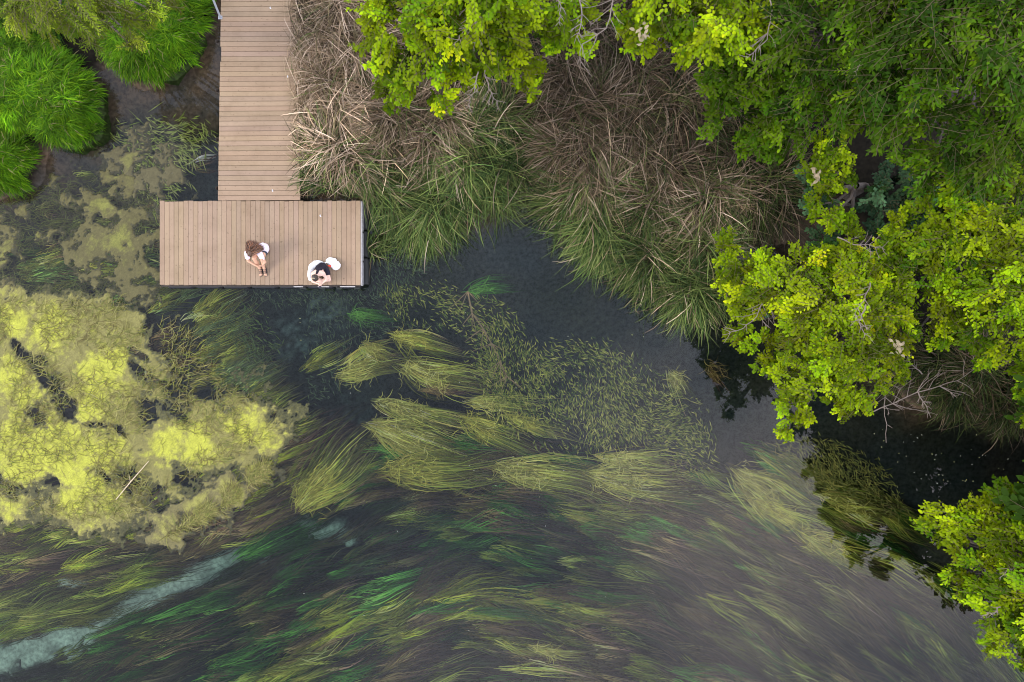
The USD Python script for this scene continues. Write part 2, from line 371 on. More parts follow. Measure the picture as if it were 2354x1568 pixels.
# under-frame, side boards and floats
for yy in np.linspace(y0 + .12, y1 - .12, 4):
    obj('joist', box(x0 + .03, x1 - .03, yy - .03, yy + .03, DZ - .18, DZ - .031), 'wood', plat, (.10, .08, .06))
obj('edge_board', box(x1 + .004, x1 + .034, y0 - .02, y1 - .01, DZ - .17, DZ - .004, .004), 'wood', plat, (.36, .34, .32))
for a, b in ((.0, .27), (.29, .62), (.64, 1.0)):
    obj('edge_trim', box(x1 + .036, x1 + .062, y0 + (y1 - y0) * a, y0 + (y1 - y0) * b, DZ - .11, DZ - .05, .004), 'wood', plat, (.30, .29, .28))
obj('front_board', box(x0 + .02, x1 - .02, y0 - .034, y0 - .009, DZ - .19, DZ - .035, .004), 'wood', plat, (.07, .055, .045))
for a, b in ((.68, .72), (.80, .85), (.91, .98)):
    obj('front_trim', box(x0 + (x1 - x0) * a - .08, x0 + (x1 - x0) * b - .05, y0 - .062, y0 - .036, DZ - .06, DZ - .01, .004), 'wood', plat, (.40, .38, .36))
for k in range(7):
    a = x0 + .1 + k * (x1 - x0 - .1) / 7
    obj('float', box(a, a + .74, y0 - .07, y0 + .62, -.22, .25, .05), 'plastic', plat, (.012, .012, .013))
    obj('float', box(a, a + .74, y1 - .70, y1 + .02, -.22, .25, .05), 'plastic', plat, (.012, .012, .013))
for k in range(3):
    b = y0 + .05 + k * (y1 - y0 - .05) / 3
    obj('float', box(x1 - .05, x1 + .16, b, b + .76, -.22, .25, .04), 'plastic', plat, (.014, .015, .013))
for k in (.695, .79, .875, .965):
    a = x0 + (x1 - x0) * k
    obj('bracket', box(a, a + .17, y0 - .11, y0 - .064, DZ - .22, DZ - .07, .008), 'plastic', plat, (.01, .012, .008))

walk = thing('walkway', 'straight boardwalk of crosswise tan boards leading up from the dock platform', 'walkway', tuple(W(598, 230, 0)))
step = 11.42
vy = 461.0 - .2
k = 0
while vy > -160:
    tl, tr = (vy - 461) / -461, 0
    lx = 501 + 7.0 * tl + (2.2 if 28 <= k <= 30 else 0) + rng.uniform(-.35, .35)
    rx = 690 - 8.0 * tl + rng.uniform(-.4, .4)
    a = W(lx, vy - step, DZ + .012); b = W(rx, vy, DZ + .012)
    v, f = box(a[0], b[0], b[1] + .005, a[1] - .005, DZ - .016, DZ + .012 + rng.uniform(-.0015, .0015), .004)
    th = math.radians(.28)
    c = (a + b) / 2
    v[:, 1] += (v[:, 0] - c[0]) * math.tan(th)
    obj('plank', (v, f), 'deck_x', walk, PAL_DECK * rng.uniform(.93, 1.07) * np.array([1, rng.uniform(.98, 1.02), rng.uniform(.94, 1.04)]))
    vy -= step; k += 1
for lx in (512, 595, 678):
    a = W(lx, 455, DZ); b = W(lx + 3, -160, DZ)
    obj('joist', box(a[0] - .03, a[0] + .03, a[1], b[1], DZ - .18, DZ - .02), 'wood', walk, (.10, .08, .06))
for vv in (440, 330, 220, 110, 0, -100):
    for lx in (514, 676):
        a = W(lx, vv, 0)
        obj('post', tube([(a[0], a[1], -1.2), (a[0], a[1], DZ - .02)], .06, 8), 'wood', walk, (.09, .075, .06))
rail = thing('handrail', 'grey metal handrail post at the left edge of the walkway', 'handrail', tuple(W(505, 40, DZ)))
b0, b1 = W(507, 41, DZ), W(488, -6, DZ + .95)
obj('post', tube([b0, b1], .032, 4), 'metal', rail, (.30, .32, .34))
obj('base_plate', box(b0[0] - .06, b0[0] + .06, b0[1] - .05, b0[1] + .05, DZ + .016, DZ + .024), 'metal', rail, (.28, .29, .31))
obj('top_rail', tube([b1, b1 + [0, 1.2, 0], b1 + [0, 2.6, 0]], .026, 8), 'metal', rail, (.34, .36, .38))

# ------------------------------------------------------------------ trees
def tree(name, label, lobes, palette, seed, leaf=.12, density=34, base=None, droop=.25, aspect=.62, flat=.62, bark=(.12, .10, .085), group=None, bare=(), trunk_r=.12, nleaf=11, sprig=.5, spread=.75):
    """lobes: (plan x, plan y, height, radius in metres)"""
    rng = np.random.default_rng(seed)
    C = np.array([W(x, y, z) for x, y, z, r in lobes]); R = np.array([l[3] for l in lobes])
    if base is None:
        base = C.mean(0)[:2]
    else:
        base = W(base[0], base[1], .2)[:2]
    hb = bed_height(np.array([base]))[0]
    t = thing(name, label, 'tree', (base[0], base[1], hb), group)
    top = max(C[:, 2].mean() * .75, 1.0)
    trunk_top = np.array([*(base * .6 + C.mean(0)[:2] * .4), top])
    mid = np.array([*(base + rng.uniform(-.1, .1, 2)), hb + (top - hb) * .5])
    obj('trunk', tube([(base[0], base[1], hb - .2), mid, trunk_top], [trunk_r * 1.3, trunk_r, trunk_r * .7], 9), 'bark', t, bark, True)
    limbs, stems, parts = [], [], []
    for c, r in zip(C, R):
        s0 = trunk_top + (np.array([*base, hb]) - trunk_top) * rng.uniform(0, .35)
        m = (s0 + c) / 2 + rng.uniform(-.2, .2, 3) + [0, 0, -.15]
        limbs.append(tube([s0, m, c - [0, 0, r * .3]], [trunk_r * .5, trunk_r * .32, trunk_r * .16], 6))
        n = int(density * 4.9 * r * r)
        nbough = max(6, int(14 * r ** 1.6))
        bd = unit(rng.normal(0, 1, (nbough * 3, 3)) + [0, 0, .5]); bd = bd[bd[:, 2] > -.4][:nbough]
        brad = rng.uniform(.42, 1.15, len(bd)); bmul = np.exp(rng.normal(-.04, .46, len(bd))); btone = rng.integers(0, len(palette), len(bd))
        kb = rng.integers(0, len(bd), n)
        d = unit(bd[kb] + rng.normal(0, .155 / max(r, .5) ** .5, (n, 3)))
        rad = r * brad[kb] * rng.uniform(.62, 1.06, n)
        tip = c + d * rad[:, None] * [1, 1, flat]
        td = unit(d * [1, 1, .5] + rng.normal(0, .45, (n, 3)) + [0, 0, -droop])
        L = rng.uniform(.6, 1.25, n) * sprig * min(1, .6 + r * .4)
        b0 = tip - td * L[:, None] * .6
        sag = -droop * .35
        # stems of the sprigs
        sp = np.stack([b0, b0 + td * L[:, None] * .5, b0 + td * L[:, None] + [0, 0, sag * .2]], 1)
        stems.append(ribbons(sp, np.full((n, 3), .009), np.tile(np.array([.10, .08, .045]), (n, 3, 1))))
        col = pick(rng, palette, n, .2) * .4 + np.array(palette)[btone[kb]] * .6
        col = col * bmul[kb][:, None]
        up = unit(np.array([0, 0, 1.0]) + d * .45 + rng.normal(0, .28, (n, 3)))
        sd = unit(np.cross(up, td))
        for j in range(nleaf):
            u = (j + .8) / nleaf
            at = b0 + td * (L * u)[:, None] + [0, 0, sag * .2 * u]
            sg = 1 if j % 2 else -1
            ld = unit(td * (.45 + .4 * u) + sd * sg * spread * (1 - .35 * u) + rng.normal(0, .2, (n, 3)) + [0, 0, -.15])
            ln = unit(up + rng.normal(0, .25, (n, 3)))
            ll = leaf * rng.uniform(.7, 1.15, n) * (1.05 - .3 * abs(u - .5))
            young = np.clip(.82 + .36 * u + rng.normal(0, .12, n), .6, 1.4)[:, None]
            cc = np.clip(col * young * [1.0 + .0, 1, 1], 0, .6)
            keep = rng.random(n) < .93
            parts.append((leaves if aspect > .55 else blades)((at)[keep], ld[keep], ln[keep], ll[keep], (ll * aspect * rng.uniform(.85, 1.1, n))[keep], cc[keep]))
    obj('limbs', merge(limbs), 'bark', t, bark, True)
    (g, ti) = join(*stems)
    tag(obj('twigs', g, 'bark', t, ti), kind='stuff')
    g, ti = join(*parts)
    tag(obj('crown', g, 'foliage', t, ti), kind='stuff')
    for pts in bare:
        bare_branch(t, pts, seed)
    return t
def bare_branch(parent, pts, seed, r=.017, n=14, col=(.20, .16, .135), name='bare_branch'):
    """a leafless branch with forking side twigs along (plan x, plan y, z) points"""
    rng = np.random.default_rng(seed + len(pts) * 7 + int(pts[0][0]))
    P = np.array([W(*p) for p in pts])
    s = np.linspace(0, 1, len(P)); q = np.linspace(0, 1, len(P) * 3)
    P = np.stack([np.interp(q, s, P[:, k]) for k in range(3)], 1)
    P[1:-1] += rng.normal(0, .018, (len(P) - 2, 3))
    geos = [tube(P, np.linspace(r, r * .3, len(P)), 5)]
    total = np.linalg.norm(P[-1] - P[0])
    for k in range(n):
        u = rng.uniform(.15, .95); i = int(u * (len(P) - 1))
        t = unit(P[min(i + 1, len(P) - 1)] - P[max(i - 1, 0)])
        sd = unit(np.cross(t, [0, 0, 1])) * (1 if k % 2 else -1)
        d = unit(t * rng.uniform(.5, .9) + sd * rng.uniform(.5, .9) + [0, 0, rng.uniform(-.3, .25)])
        L = total * rng.uniform(.12, .36) * (1.15 - u * .6)
        a = P[i]
        w = unit(d + rng.normal(0, .2, 3))
        Q = np.array([a, a + d * L * .5, a + d * L * .5 + w * L * .5])
        geos.append(tube(Q, [r * .5, r * .36, r * .2], 4))
        if L > .25:
            for e in range(2):
                w2 = unit(w + sd * rng.uniform(-.9, .9) + rng.normal(0, .2, 3))
                a2 = Q[1] + (Q[2] - Q[1]) * rng.uniform(0, .8)
                geos.append(tube(np.array([a2, a2 + w2 * L * .35]), [r * .3, r * .18], 3))
    return obj(name, merge(geos), 'bark', parent, col)
LIME = [(.170, .258, .002), (.118, .205, .002), (.21, .285, .003), (.062, .14, .002), (.031, .083, .002)]
YELLOW = [(.245, .30, .002), (.172, .252, .002), (.275, .315, .003), (.095, .175, .002)]
MID = [(.040, .095, .002), (.06, .125, .002), (.09, .155, .002), (.024, .062, .002)]
DARK = [(.022, .060, .003), (.035, .082, .003), (.056, .110, .003), (.013, .040, .002), (.085, .14, .003)]
BLUE = [(.05, .11, .05), (.065, .13, .06), (.04, .085, .04)]
TALL = [(.04, .09, .004), (.03, .07, .004)]
FEATHER = [(.15, .20, .010), (.21, .25, .016), (.09, .14, .006), (.05, .09, .004)]

tree('broadleaf_tree', 'bright lime green tree crown overhanging the pale reeds at the top middle',
     [(930, 60, 4.2, 1.25), (890, 130, 3.8, .75), (1010, 120, 4.3, 1.1), (960, 190, 3.4, .8), (1100, 60, 4.6, 1.25), (1080, 165, 3.6, .8), (1000, 20, 5.0, 1.2), (1200, 60, 4.0, 1.0), (1210, 150, 3.3, .7), (1285, 90, 3.4, .75), (1300, 20, 3.8, .9), (900, 215, 3.2, .45), (1010, 222, 3.1, .4), (1100, -60, 5.2, 1.6), (880, -20, 4.2, .9), (1210, 205, 3.0, .4), (1150, 120, 3.6, .7)],
     LIME[:4] + YELLOW[:2], 11, leaf=.12, density=33, base=(1080, -30), aspect=.72, nleaf=10,
     bare=[[(1090, -40, 5.6), (1094, 30, 5.6), (1096, 75, 5.5), (1090, 118, 5.3)], [(1075, -30, 5.6), (1082, 40, 5.5), (1060, 80, 5.4), (1040, 105, 5.3)], [(1325, -40, 5.4), (1340, 30, 5.3), (1332, 70, 5.2), (1320, 100, 5.0)],
           [(1275, -20, 5.2), (1286, 20, 5.2), (1288, 60, 5.1)], [(1415, -30, 5.2), (1400, 60, 5.0), (1335, 110, 4.6), (1333, 155, 4.4)], [(1100, 165, 4.6), (1090, 210, 4.2), (1072, 250, 4.0)], [(1115, 160, 4.6), (1130, 215, 4.2), (1150, 255, 3.8)]])
tree('broadleaf_tree', 'smaller yellow green tree crown hanging over the brown reeds, right of the bare hanging twigs',
     [(1490, 40, 3.8, .9), (1560, 60, 4.0, 1.0), (1640, 40, 4.4, 1.1), (1700, 35, 4.6, .9), (1470, 110, 3.2, .55), (1600, 110, 3.7, .7), (1540, -30, 4.4, 1.2), (1665, 90, 4.0, .65), (1720, 60, 4.5, .55)],
     LIME[:4] + YELLOW[:2], 12, leaf=.12, density=33, base=(1580, -40), aspect=.72, nleaf=10,
     bare=[[(1767, -20, 5.2), (1772, 40, 5.2), (1762, 90, 5.0), (1735, 120, 4.9), (1715, 135, 4.8)]])
tree('broadleaf_tree', 'large dark green tree with long leaf sprays in the top right corner',
     [(1850, 60, 4.8, 1.5), (2000, 60, 5.6, 1.6), (2150, 40, 6.2, 1.7), (2300, 60, 6.2, 1.6), (1950, 170, 4.8, 1.3), (2080, 170, 5.4, 1.4), (2210, 180, 5.8, 1.4), (2330, 190, 5.8, 1.2), (1980, 270, 4.2, .85), (2150, 270, 4.9, 1.1), (2260, 300, 5.0, 1.1), (1870, 200, 4.0, 1.0), (2190, 365, 4.3, .8), (2330, 320, 5.2, .9), (2000, -40, 5.6, 1.6), (2300, -60, 6.5, 1.8), (2100, 120, 5.9, .9), (2280, 130, 6.5, .9), (2060, 300, 4.3, .7), (2090, 380, 3.8, .6), (2250, 370, 4.6, .8), (2140, 420, 3.6, .6), (1900, 260, 4.0, .6), (2050, 230, 4.8, .9)],
     DARK + MID, 13, leaf=.15, density=21, base=(2180, 120), aspect=.5, nleaf=12, sprig=.75, spread=.8, trunk_r=.22,
     bare=[[(1985, 130, 5.9), (1975, 155, 5.8), (1962, 178, 5.7)]])
tree('broadleaf_tree', 'mid green tree standing between the brown reeds and the dark corner tree',
     [(1690, 190, 3.4, .95), (1760, 120, 4.0, 1.1), (1680, 270, 2.9, .7), (1770, 240, 3.3, .9), (1840, 290, 3.2, .85), (1700, 330, 2.4, .45), (1790, 340, 2.7, .6), (1780, 40, 4.2, 1.0), (1650, 130, 3.3, .6), (1730, 330, 2.6, .5), (1650, 230, 2.9, .55), (1730, 190, 3.6, .8), (1820, 170, 3.9, .9), (1640, 190, 3.0, .4), (1740, 290, 2.9, .6)],
     MID, 14, leaf=.12, density=34, base=(1790, 160), aspect=.68)
tree('broadleaf_tree', 'small yellow green shrub tree with a withered beige leaf cluster at its middle',
     [(1880, 345, 3.0, .50), (1930, 340, 3.1, .45), (1880, 400, 2.8, .5), (1935, 400, 2.7, .45), (1870, 470, 2.2, .4), (1915, 500, 2.2, .5), (1950, 540, 2.2, .5), (1895, 420, 2.9, .4)],
     LIME[:4], 15, leaf=.115, density=36, base=(1950, 450), aspect=.68)
tree('ivy_shrub', 'low blue green shrub with lobed leaves between the brown reeds and lime crowns',
     [(1850, 430, 1.6, .55), (1890, 470, 1.6, .5), (2010, 440, 1.5, .7), (2080, 480, 1.8, .8), (2130, 530, 1.9, .8), (2030, 540, 1.8, .6), (2200, 470, 2.0, .8), (1985, 590, 1.7, .6), (2230, 560, 2.2, .6), (1770, 690, 1.8, .45), (2100, 420, 1.4, .8), (2160, 560, 1.9, .8), (1900, 560, 1.5, .6), (1960, 610, 1.6, .5)],
     BLUE + DARK[:1], 16, leaf=.12, density=34, base=(2060, 500), aspect=.8)
tree('broadleaf_tree', 'lime green tree spreading along the right edge below the dark corner tree',
     [(2240, 400, 3.8, .9), (2170, 430, 3.4, .7), (2320, 420, 4.0, .9), (2130, 480, 3.0, .5), (2290, 480, 4.2, .9), (2200, 560, 3.9, .95), (2300, 580, 4.3, 1.0), (2120, 600, 3.6, .85), (2240, 660, 4.0, 1.0), (2330, 690, 4.2, 1.0), (2150, 700, 3.4, .8), (2260, 750, 3.6, .8), (2330, 770, 3.8, .7), (2190, 765, 3.1, .5), (2120, 560, 3.4, .6), (2340, 500, 4.2, .8), (2380, 600, 4.3, 1.2), (2050, 590, 3.2, .7), (2250, 540, 4.3, .7), (2080, 640, 3.4, .7), (2160, 640, 3.8, .8), (2190, 500, 3.8, .7), (2060, 520, 2.9, .5), (2120, 760, 3.2, .6), (2250, 820, 3.0, .45)],
     LIME + YELLOW[:1], 17, leaf=.11, density=35, base=(2290, 560), aspect=.62, trunk_r=.16,
     bare=[[(1925, 545, 3.6), (1960, 560, 3.7), (2000, 565, 3.7), (2035, 575, 3.6)]])
tree('broadleaf_tree', 'brightest yellow green tree reaching far out over the water, its lowest tip drooping',
     [(1660, 570, 2.0, .5), (1700, 620, 2.2, .65), (1660, 640, 1.9, .4), (1730, 680, 2.3, .6), (1700, 740, 2.0, .55), (1830, 620, 3.3, .9), (1800, 670, 3.4, .8), (1900, 690, 3.6, .95), (1830, 730, 3.4, .8), (1960, 640, 3.4, .9), (1990, 730, 3.6, .95), (1900, 790, 3.5, .95), (1830, 840, 3.1, .75), (1790, 870, 2.9, .5), (1960, 820, 3.5, .9), (2050, 790, 3.4, .7), (1880, 880, 3.1, .8), (1960, 890, 3.1, .7), (2050, 840, 3.2, .5), (1810, 930, 2.6, .42), (1850, 950, 2.6, .38), (1930, 930, 2.8, .45), (1880, 590, 3.0, .6), (1810, 995, 2.3, .28), (1830, 970, 2.4, .28), (1760, 780, 2.3, .4), (2060, 720, 3.5, .7), (2040, 660, 3.4, .7), (1720, 790, 2.0, .35), (1750, 620, 2.6, .6), (1770, 700, 2.8, .6), (1760, 840, 2.5, .4), (1850, 780, 3.4, .7), (1990, 870, 3.3, .6), (1940, 600, 3.2, .6), (2010, 600, 3.2, .6), (1700, 690, 2.2, .5)],
     YELLOW + LIME[:3], 18, leaf=.105, density=40, base=(1990, 720), aspect=.66, trunk_r=.15,
     bare=[[(1990, 860, 2.8), (2035, 870, 2.8), (2035, 940, 2.7), (2037, 1018, 2.5)], [(2000, 950, 2.4), (2100, 905, 2.7), (2190, 880, 2.8), (2250, 845, 2.8)], [(2120, 860, 2.6), (2090, 830, 2.6), (2075, 800, 2.6)], [(2110, 900, 2.6), (2140, 960, 2.5)], [(1990, 700, 4.5), (1975, 740, 4.5), (1985, 760, 4.4), (2010, 790, 4.2)], [(1780, 640, 3.3), (1752, 690, 3.2), (1740, 730, 3.0), (1700, 760, 2.6), (1660, 770, 2.2)], [(2000, 650, 4.1), (1985, 690, 4.2), (1960, 730, 4.2)]])
tree('broadleaf_tree', 'lime green tree crown standing out over the dark water in the bottom right corner',
     [(2190, 1170, 3.4, .75), (2150, 1200, 3.2, .5), (2250, 1190, 3.7, .8), (2330, 1160, 3.8, .8), (2310, 1230, 3.9, .8), (2220, 1250, 3.5, .5), (2250, 1310, 3.7, .7), (2200, 1345, 3.3, .5), (2320, 1320, 4.0, .8), (2270, 1390, 3.7, .7), (2340, 1420, 3.9, .8), (2300, 1460, 3.5, .55), (2370, 1240, 4.2, 1.0), (2345, 1520, 3.3, .5), (2280, 1480, 3.3, .35), (2400, 1350, 4.4, 1.2), (2185, 1310, 3.2, .3)],
     LIME + YELLOW[:1], 19, leaf=.11, density=37, base=(2390, 1290), aspect=.66, trunk_r=.15,
     bare=[[(2340, 1300, 4.5), (2315, 1310, 4.5), (2295, 1330, 4.5)], [(2300, 1395, 4.3), (2280, 1410, 4.3), (2255, 1420, 4.1)]])
tree('broadleaf_tree', 'green leafy branch end at the right edge above the dark pool',
     [(2350, 830, 2.6, .5), (2340, 885, 2.2, .4), (2355, 935, 2.0, .4), (2400, 860, 2.8, .8)], MID + LIME[:2], 20, leaf=.12, density=34, base=(2400, 870), aspect=.66)
tree('feathery_tree', 'olive green tree with feathery hanging sprays in the top left corner',
     [(60, 10, 4.2, .9), (120, 40, 3.8, .6), (110, 65, 3.2, .3), (190, 10, 4.2, .8), (225, 70, 3.6, .42), (300, 40, 3.8, .55), (305, 85, 3.2, .32), (350, 20, 3.8, .45), (250, 15, 4.3, .7), (10, -20, 4.6, 1.0), (215, 95, 3.2, .28), (395, 10, 3.6, .3), (150, -40, 5.0, 1.3), (340, 60, 3.2, .28), (300, 105, 3.0, .22), (40, 50, 3.5, .4)],
     FEATHER, 21, leaf=.11, density=34, base=(140, -60), droop=.45, aspect=.26, nleaf=18, sprig=.62, spread=1.0)
for i_, (lab, bx_, by_, lob) in enumerate((
        ('tall dark tree beyond the right edge, upstream of the two others', 2950, 900, [(2550, 1000, 5, 1.5), (2700, 1050, 6.5, 1.7), (2900, 1000, 7.5, 2.1), (2600, 850, 5, 1.5), (2850, 820, 7.5, 2), (3100, 900, 9, 2.2), (2480, 930, 4, 1.0)]),
        ('tall dark tree beyond the right edge, between two others', 2950, 1250, [(2500, 1200, 5, 1.5), (2650, 1250, 6, 1.7), (2800, 1180, 7, 1.9), (3000, 1150, 8, 2.1), (3200, 1250, 8, 2.1), (3000, 1330, 7, 2.0), (2480, 1120, 4.5, 1.1), (3150, 1240, 6, 2.0), (3350, 1200, 6, 2.2), (3100, 1120, 5, 1.8), (3350, 1350, 6.5, 2.2), (3550, 1280, 7, 2.4), (3300, 1090, 7, 2.2), (3000, 1040, 5, 1.7)]),
        ('tall dark tree beyond the right edge, nearest to the bottom right corner', 2900, 1500, [(2600, 1400, 4.5, 1.5), (2800, 1400, 6, 1.8), (2500, 1450, 3.5, 1.0), (2750, 1540, 4, 1.3), (2950, 1550, 5, 1.6), (3150, 1480, 6, 1.8), (2620, 1530, 3.4, 1.0)]))):
    tree('broadleaf_tree', lab, lob, TALL, 310 + i_, leaf=.30, density=11, base=(bx_, by_), aspect=.6, nleaf=9, sprig=.9, trunk_r=.25)
for (x, y, z, L, nm) in ((1878, 402, 3.25, .16, 'withered beige leaf cluster caught on the small yellow green shrub tree'), (1480, 75, 4.5, .14, 'withered beige leaf cluster on the yellow green crown at the top edge'), (2060, 800, 4.1, .13, 'pale withered leaf cluster on the brightest tree near its bare branches')):
    rng = np.random.default_rng(int(x)); n = 16
    c = W(x, y, z); b = c + rng.normal(0, [.07, .13, .04], (n, 3))
    g, ti = leaves(b, rng.normal(0, 1, (n, 3)) * [1, 1, .3], unit(rng.normal(0, .5, (n, 3)) + [0, 0, 1]), L, L * .6, pick(rng, [(.42, .34, .22), (.36, .30, .18)], n), .5)
    tag(obj('withered_leaves', g, 'foliage', None, ti), nm, 'withered leaves')

# ------------------------------------------------------------------ reeds
def reed_clump(label, pts, n, seed, mix, length=(.9, 1.75), lean=None, height=.9, group='reed clumps along the bank', cat='reeds', width=(.010, .028), stuff=False, z0=None, spread=1.0, tone=1.0):
    """blades arching out of tufts spread over the polygon; mix: share of dry blades"""
    rng = np.random.default_rng(seed)
    pg = poly(pts)
    nt = max(6, int(pg.area * 3.0)); n = int(n * 1.3)
    T = sample(pg, nt, rng)
    k = rng.integers(0, nt, n)
    root = T[k] + rng.normal(0, .15, (n, 2))
    c = np.array(pg.centroid.coords[0])
    hb = (np.maximum(bed_height(root), -.35) if z0 is None else np.full(n, z0)) + (rng.uniform(-.05, .30, nt))[k] + .25 * np.exp(-((root - c) ** 2).sum(1) / 1.2)
    L = rng.uniform(*length, n)
    tuft_dir = rng.uniform(0, 2 * np.pi, nt)
    az = tuft_dir[k] + rng.normal(0, 1.15 * spread, n)
    d = np.stack([np.cos(az), np.sin(az)], 1)
    out = (root - c); out = out / (np.linalg.norm(out, axis=1, keepdims=True) + .6)
    d = d + out * .8
    if lean is not None:
        d = d + np.array([lean[0], -lean[1]])
    d = unit(d)
    K = 7
    s = np.linspace(0, 1, K)[None]
    elev = rng.uniform(.75, 1.35, n)[:, None]                    # starting elevation
    bend = rng.uniform(.9, 2.5, n)[:, None] * spread
    ang = elev - bend * s ** 1.3 + rng.normal(0, .3, (n, 1)) * np.sin(s * 5)
    ds = (L / (K - 1))[:, None]
    hh = np.cumsum(np.cos(ang) * ds, 1) - np.cos(ang[:, :1]) * ds
    zz = np.cumsum(np.sin(ang) * ds, 1) - np.sin(ang[:, :1]) * ds
    side = np.stack([-d[:, 1], d[:, 0]], 1)
    curve = (rng.normal(0, .30, n)[:, None] * s ** 2) * L[:, None]
    P = np.empty((n, K, 3))
    P[..., :2] = root[:, None] + d[:, None] * hh[..., None] + side[:, None] * curve[..., None]
    P[..., 2] = hb[:, None] + zz * height + .02
    P[..., 2] = np.maximum(P[..., 2], .015 + .02 * rng.random((n, 1)))
    wd = rng.uniform(*width, n)[:, None] * np.array([.8, 1, 1, .95, .8, .55, .15])[None]
    share = np.clip(mix(root) if callable(mix) else np.full(n, mix), 0, 1)
    dry = rng.random(n) < share
    cd = pick(rng, [(.42, .31, .21), (.28, .195, .12), (.52, .40, .29), (.14, .095, .055), (.19, .135, .08), (.09, .065, .04), (.12, .10, .045)], n, .25)
    cg = pick(rng, [(.06, .10, .024), (.11, .15, .035), (.035, .06, .018), (.16, .18, .055), (.024, .045, .014)], n, .25)
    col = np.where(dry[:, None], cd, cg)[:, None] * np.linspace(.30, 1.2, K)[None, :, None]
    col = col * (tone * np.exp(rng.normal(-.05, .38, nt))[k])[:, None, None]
    tw = rng.normal(0, .5, n)[:, None] + rng.normal(0, .5, n)[:, None] * s
    xr = W(684, 0, DZ)[0]
    overwalk = (P[..., 0].min(1) < xr - .32) | ((P[..., 0].min(1) < xr - .06) & (rng.random(n) < .72))
    ondeck = overwalk | ((P[..., 0] > x0 - .05) & (P[..., 0] < x1 + .12) & (P[..., 1] < y1 + .03) & (P[..., 1] > y0 - .05)).any(1)
    dry, keepb = dry & ~ondeck, ~ondeck
    t = thing('reed_clump', label, cat, (*c, 0), group)
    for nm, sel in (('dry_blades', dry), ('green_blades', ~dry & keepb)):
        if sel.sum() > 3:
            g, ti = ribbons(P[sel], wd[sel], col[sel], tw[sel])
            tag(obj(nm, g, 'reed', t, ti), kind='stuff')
    return t
def by_y(y_dry, y_green, lo=.05, hi=.95):
    ya, yb = W(0, y_dry)[1], W(0, y_green)[1]
    return lambda r: lo + (hi - lo) * np.clip((r[:, 1] - yb) / (ya - yb), 0, 1)
reed_clump('pale dry reeds leaning over the right edge of the walkway near the top', [(700, -40), (860, -40), (860, 130), (705, 130)], 3000, 31, .96, tone=1.12, lean=(-.25, 0))
reed_clump('pale dry reeds beside the walkway and the lime crown, thickest and brightest', [(705, 130), (880, 130), (900, 260), (850, 310), (705, 290)], 3900, 32, .95, tone=1.12, lean=(-.2, .1))
reed_clump('mixed dry and green reeds behind the upper right corner of the dock platform', [(710, 290), (850, 310), (870, 420), (800, 440), (710, 440)], 2300, 33, by_y(330, 440, .12, .9), lean=(0, .2))
reed_clump('straw coloured reeds lying outward under the lower edge of the lime crown', [(870, 240), (1050, 250), (1050, 350), (890, 380)], 2300, 34, by_y(320, 420, .25, .9), lean=(.2, .1))
reed_clump('green reed fringe hanging into the water just right of the dock platform', [(830, 400), (960, 380), (1030, 430), (1030, 490), (940, 510), (850, 470)], 2500, 35, by_y(390, 450, .05, .55), lean=(.05, .35))
reed_clump('dark green reed clump at the notch of open water between two reed beds', [(1040, 270), (1190, 260), (1220, 350), (1190, 460), (1080, 490), (1040, 400)], 2700, 36, by_y(290, 340, .03, .3), lean=(.1, .25))
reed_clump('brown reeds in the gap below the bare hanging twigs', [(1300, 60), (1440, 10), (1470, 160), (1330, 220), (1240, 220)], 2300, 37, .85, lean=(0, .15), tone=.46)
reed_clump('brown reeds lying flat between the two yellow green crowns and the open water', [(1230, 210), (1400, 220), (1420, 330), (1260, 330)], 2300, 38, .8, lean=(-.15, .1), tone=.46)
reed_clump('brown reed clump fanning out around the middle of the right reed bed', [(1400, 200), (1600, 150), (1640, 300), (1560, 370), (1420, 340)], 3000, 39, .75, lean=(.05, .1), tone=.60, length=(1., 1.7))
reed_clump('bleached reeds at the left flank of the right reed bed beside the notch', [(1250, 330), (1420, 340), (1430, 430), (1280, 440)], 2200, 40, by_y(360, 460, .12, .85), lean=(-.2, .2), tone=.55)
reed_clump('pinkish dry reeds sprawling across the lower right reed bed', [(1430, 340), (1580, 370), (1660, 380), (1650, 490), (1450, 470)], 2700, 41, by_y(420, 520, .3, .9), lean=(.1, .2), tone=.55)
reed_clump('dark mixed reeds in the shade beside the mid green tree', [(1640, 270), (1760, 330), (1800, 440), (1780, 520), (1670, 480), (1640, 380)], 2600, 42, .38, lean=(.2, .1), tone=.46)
reed_clump('green reed fringe drooping into the water along the middle of the right bed', [(1270, 430), (1420, 440), (1470, 530), (1440, 580), (1360, 540), (1280, 490)], 2200, 43, by_y(440, 490, .03, .4), lean=(-.05, .35))
reed_clump('olive reeds with scattered straw at the lower end of the right reed bed', [(1440, 470), (1640, 490), (1650, 590), (1560, 640), (1460, 600)], 2900, 44, by_y(500, 590, .08, .55), lean=(.05, .3))
reed_clump('fresh green reed tip reaching lowest into the grey water left of the brightest tree', [(1480, 620), (1580, 640), (1640, 640), (1650, 700), (1580, 710), (1520, 680)], 1500, 45, .08, lean=(.05, .45))
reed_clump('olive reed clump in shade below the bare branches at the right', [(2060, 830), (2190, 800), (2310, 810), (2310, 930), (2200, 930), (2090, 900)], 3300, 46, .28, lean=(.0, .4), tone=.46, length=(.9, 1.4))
reed_clump('small green sedge tuft growing at the right side of the dock platform', [(846, 545), (870, 540), (875, 575), (850, 580)], 160, 47, .1, lean=(.3, .3), length=(.4, .8))

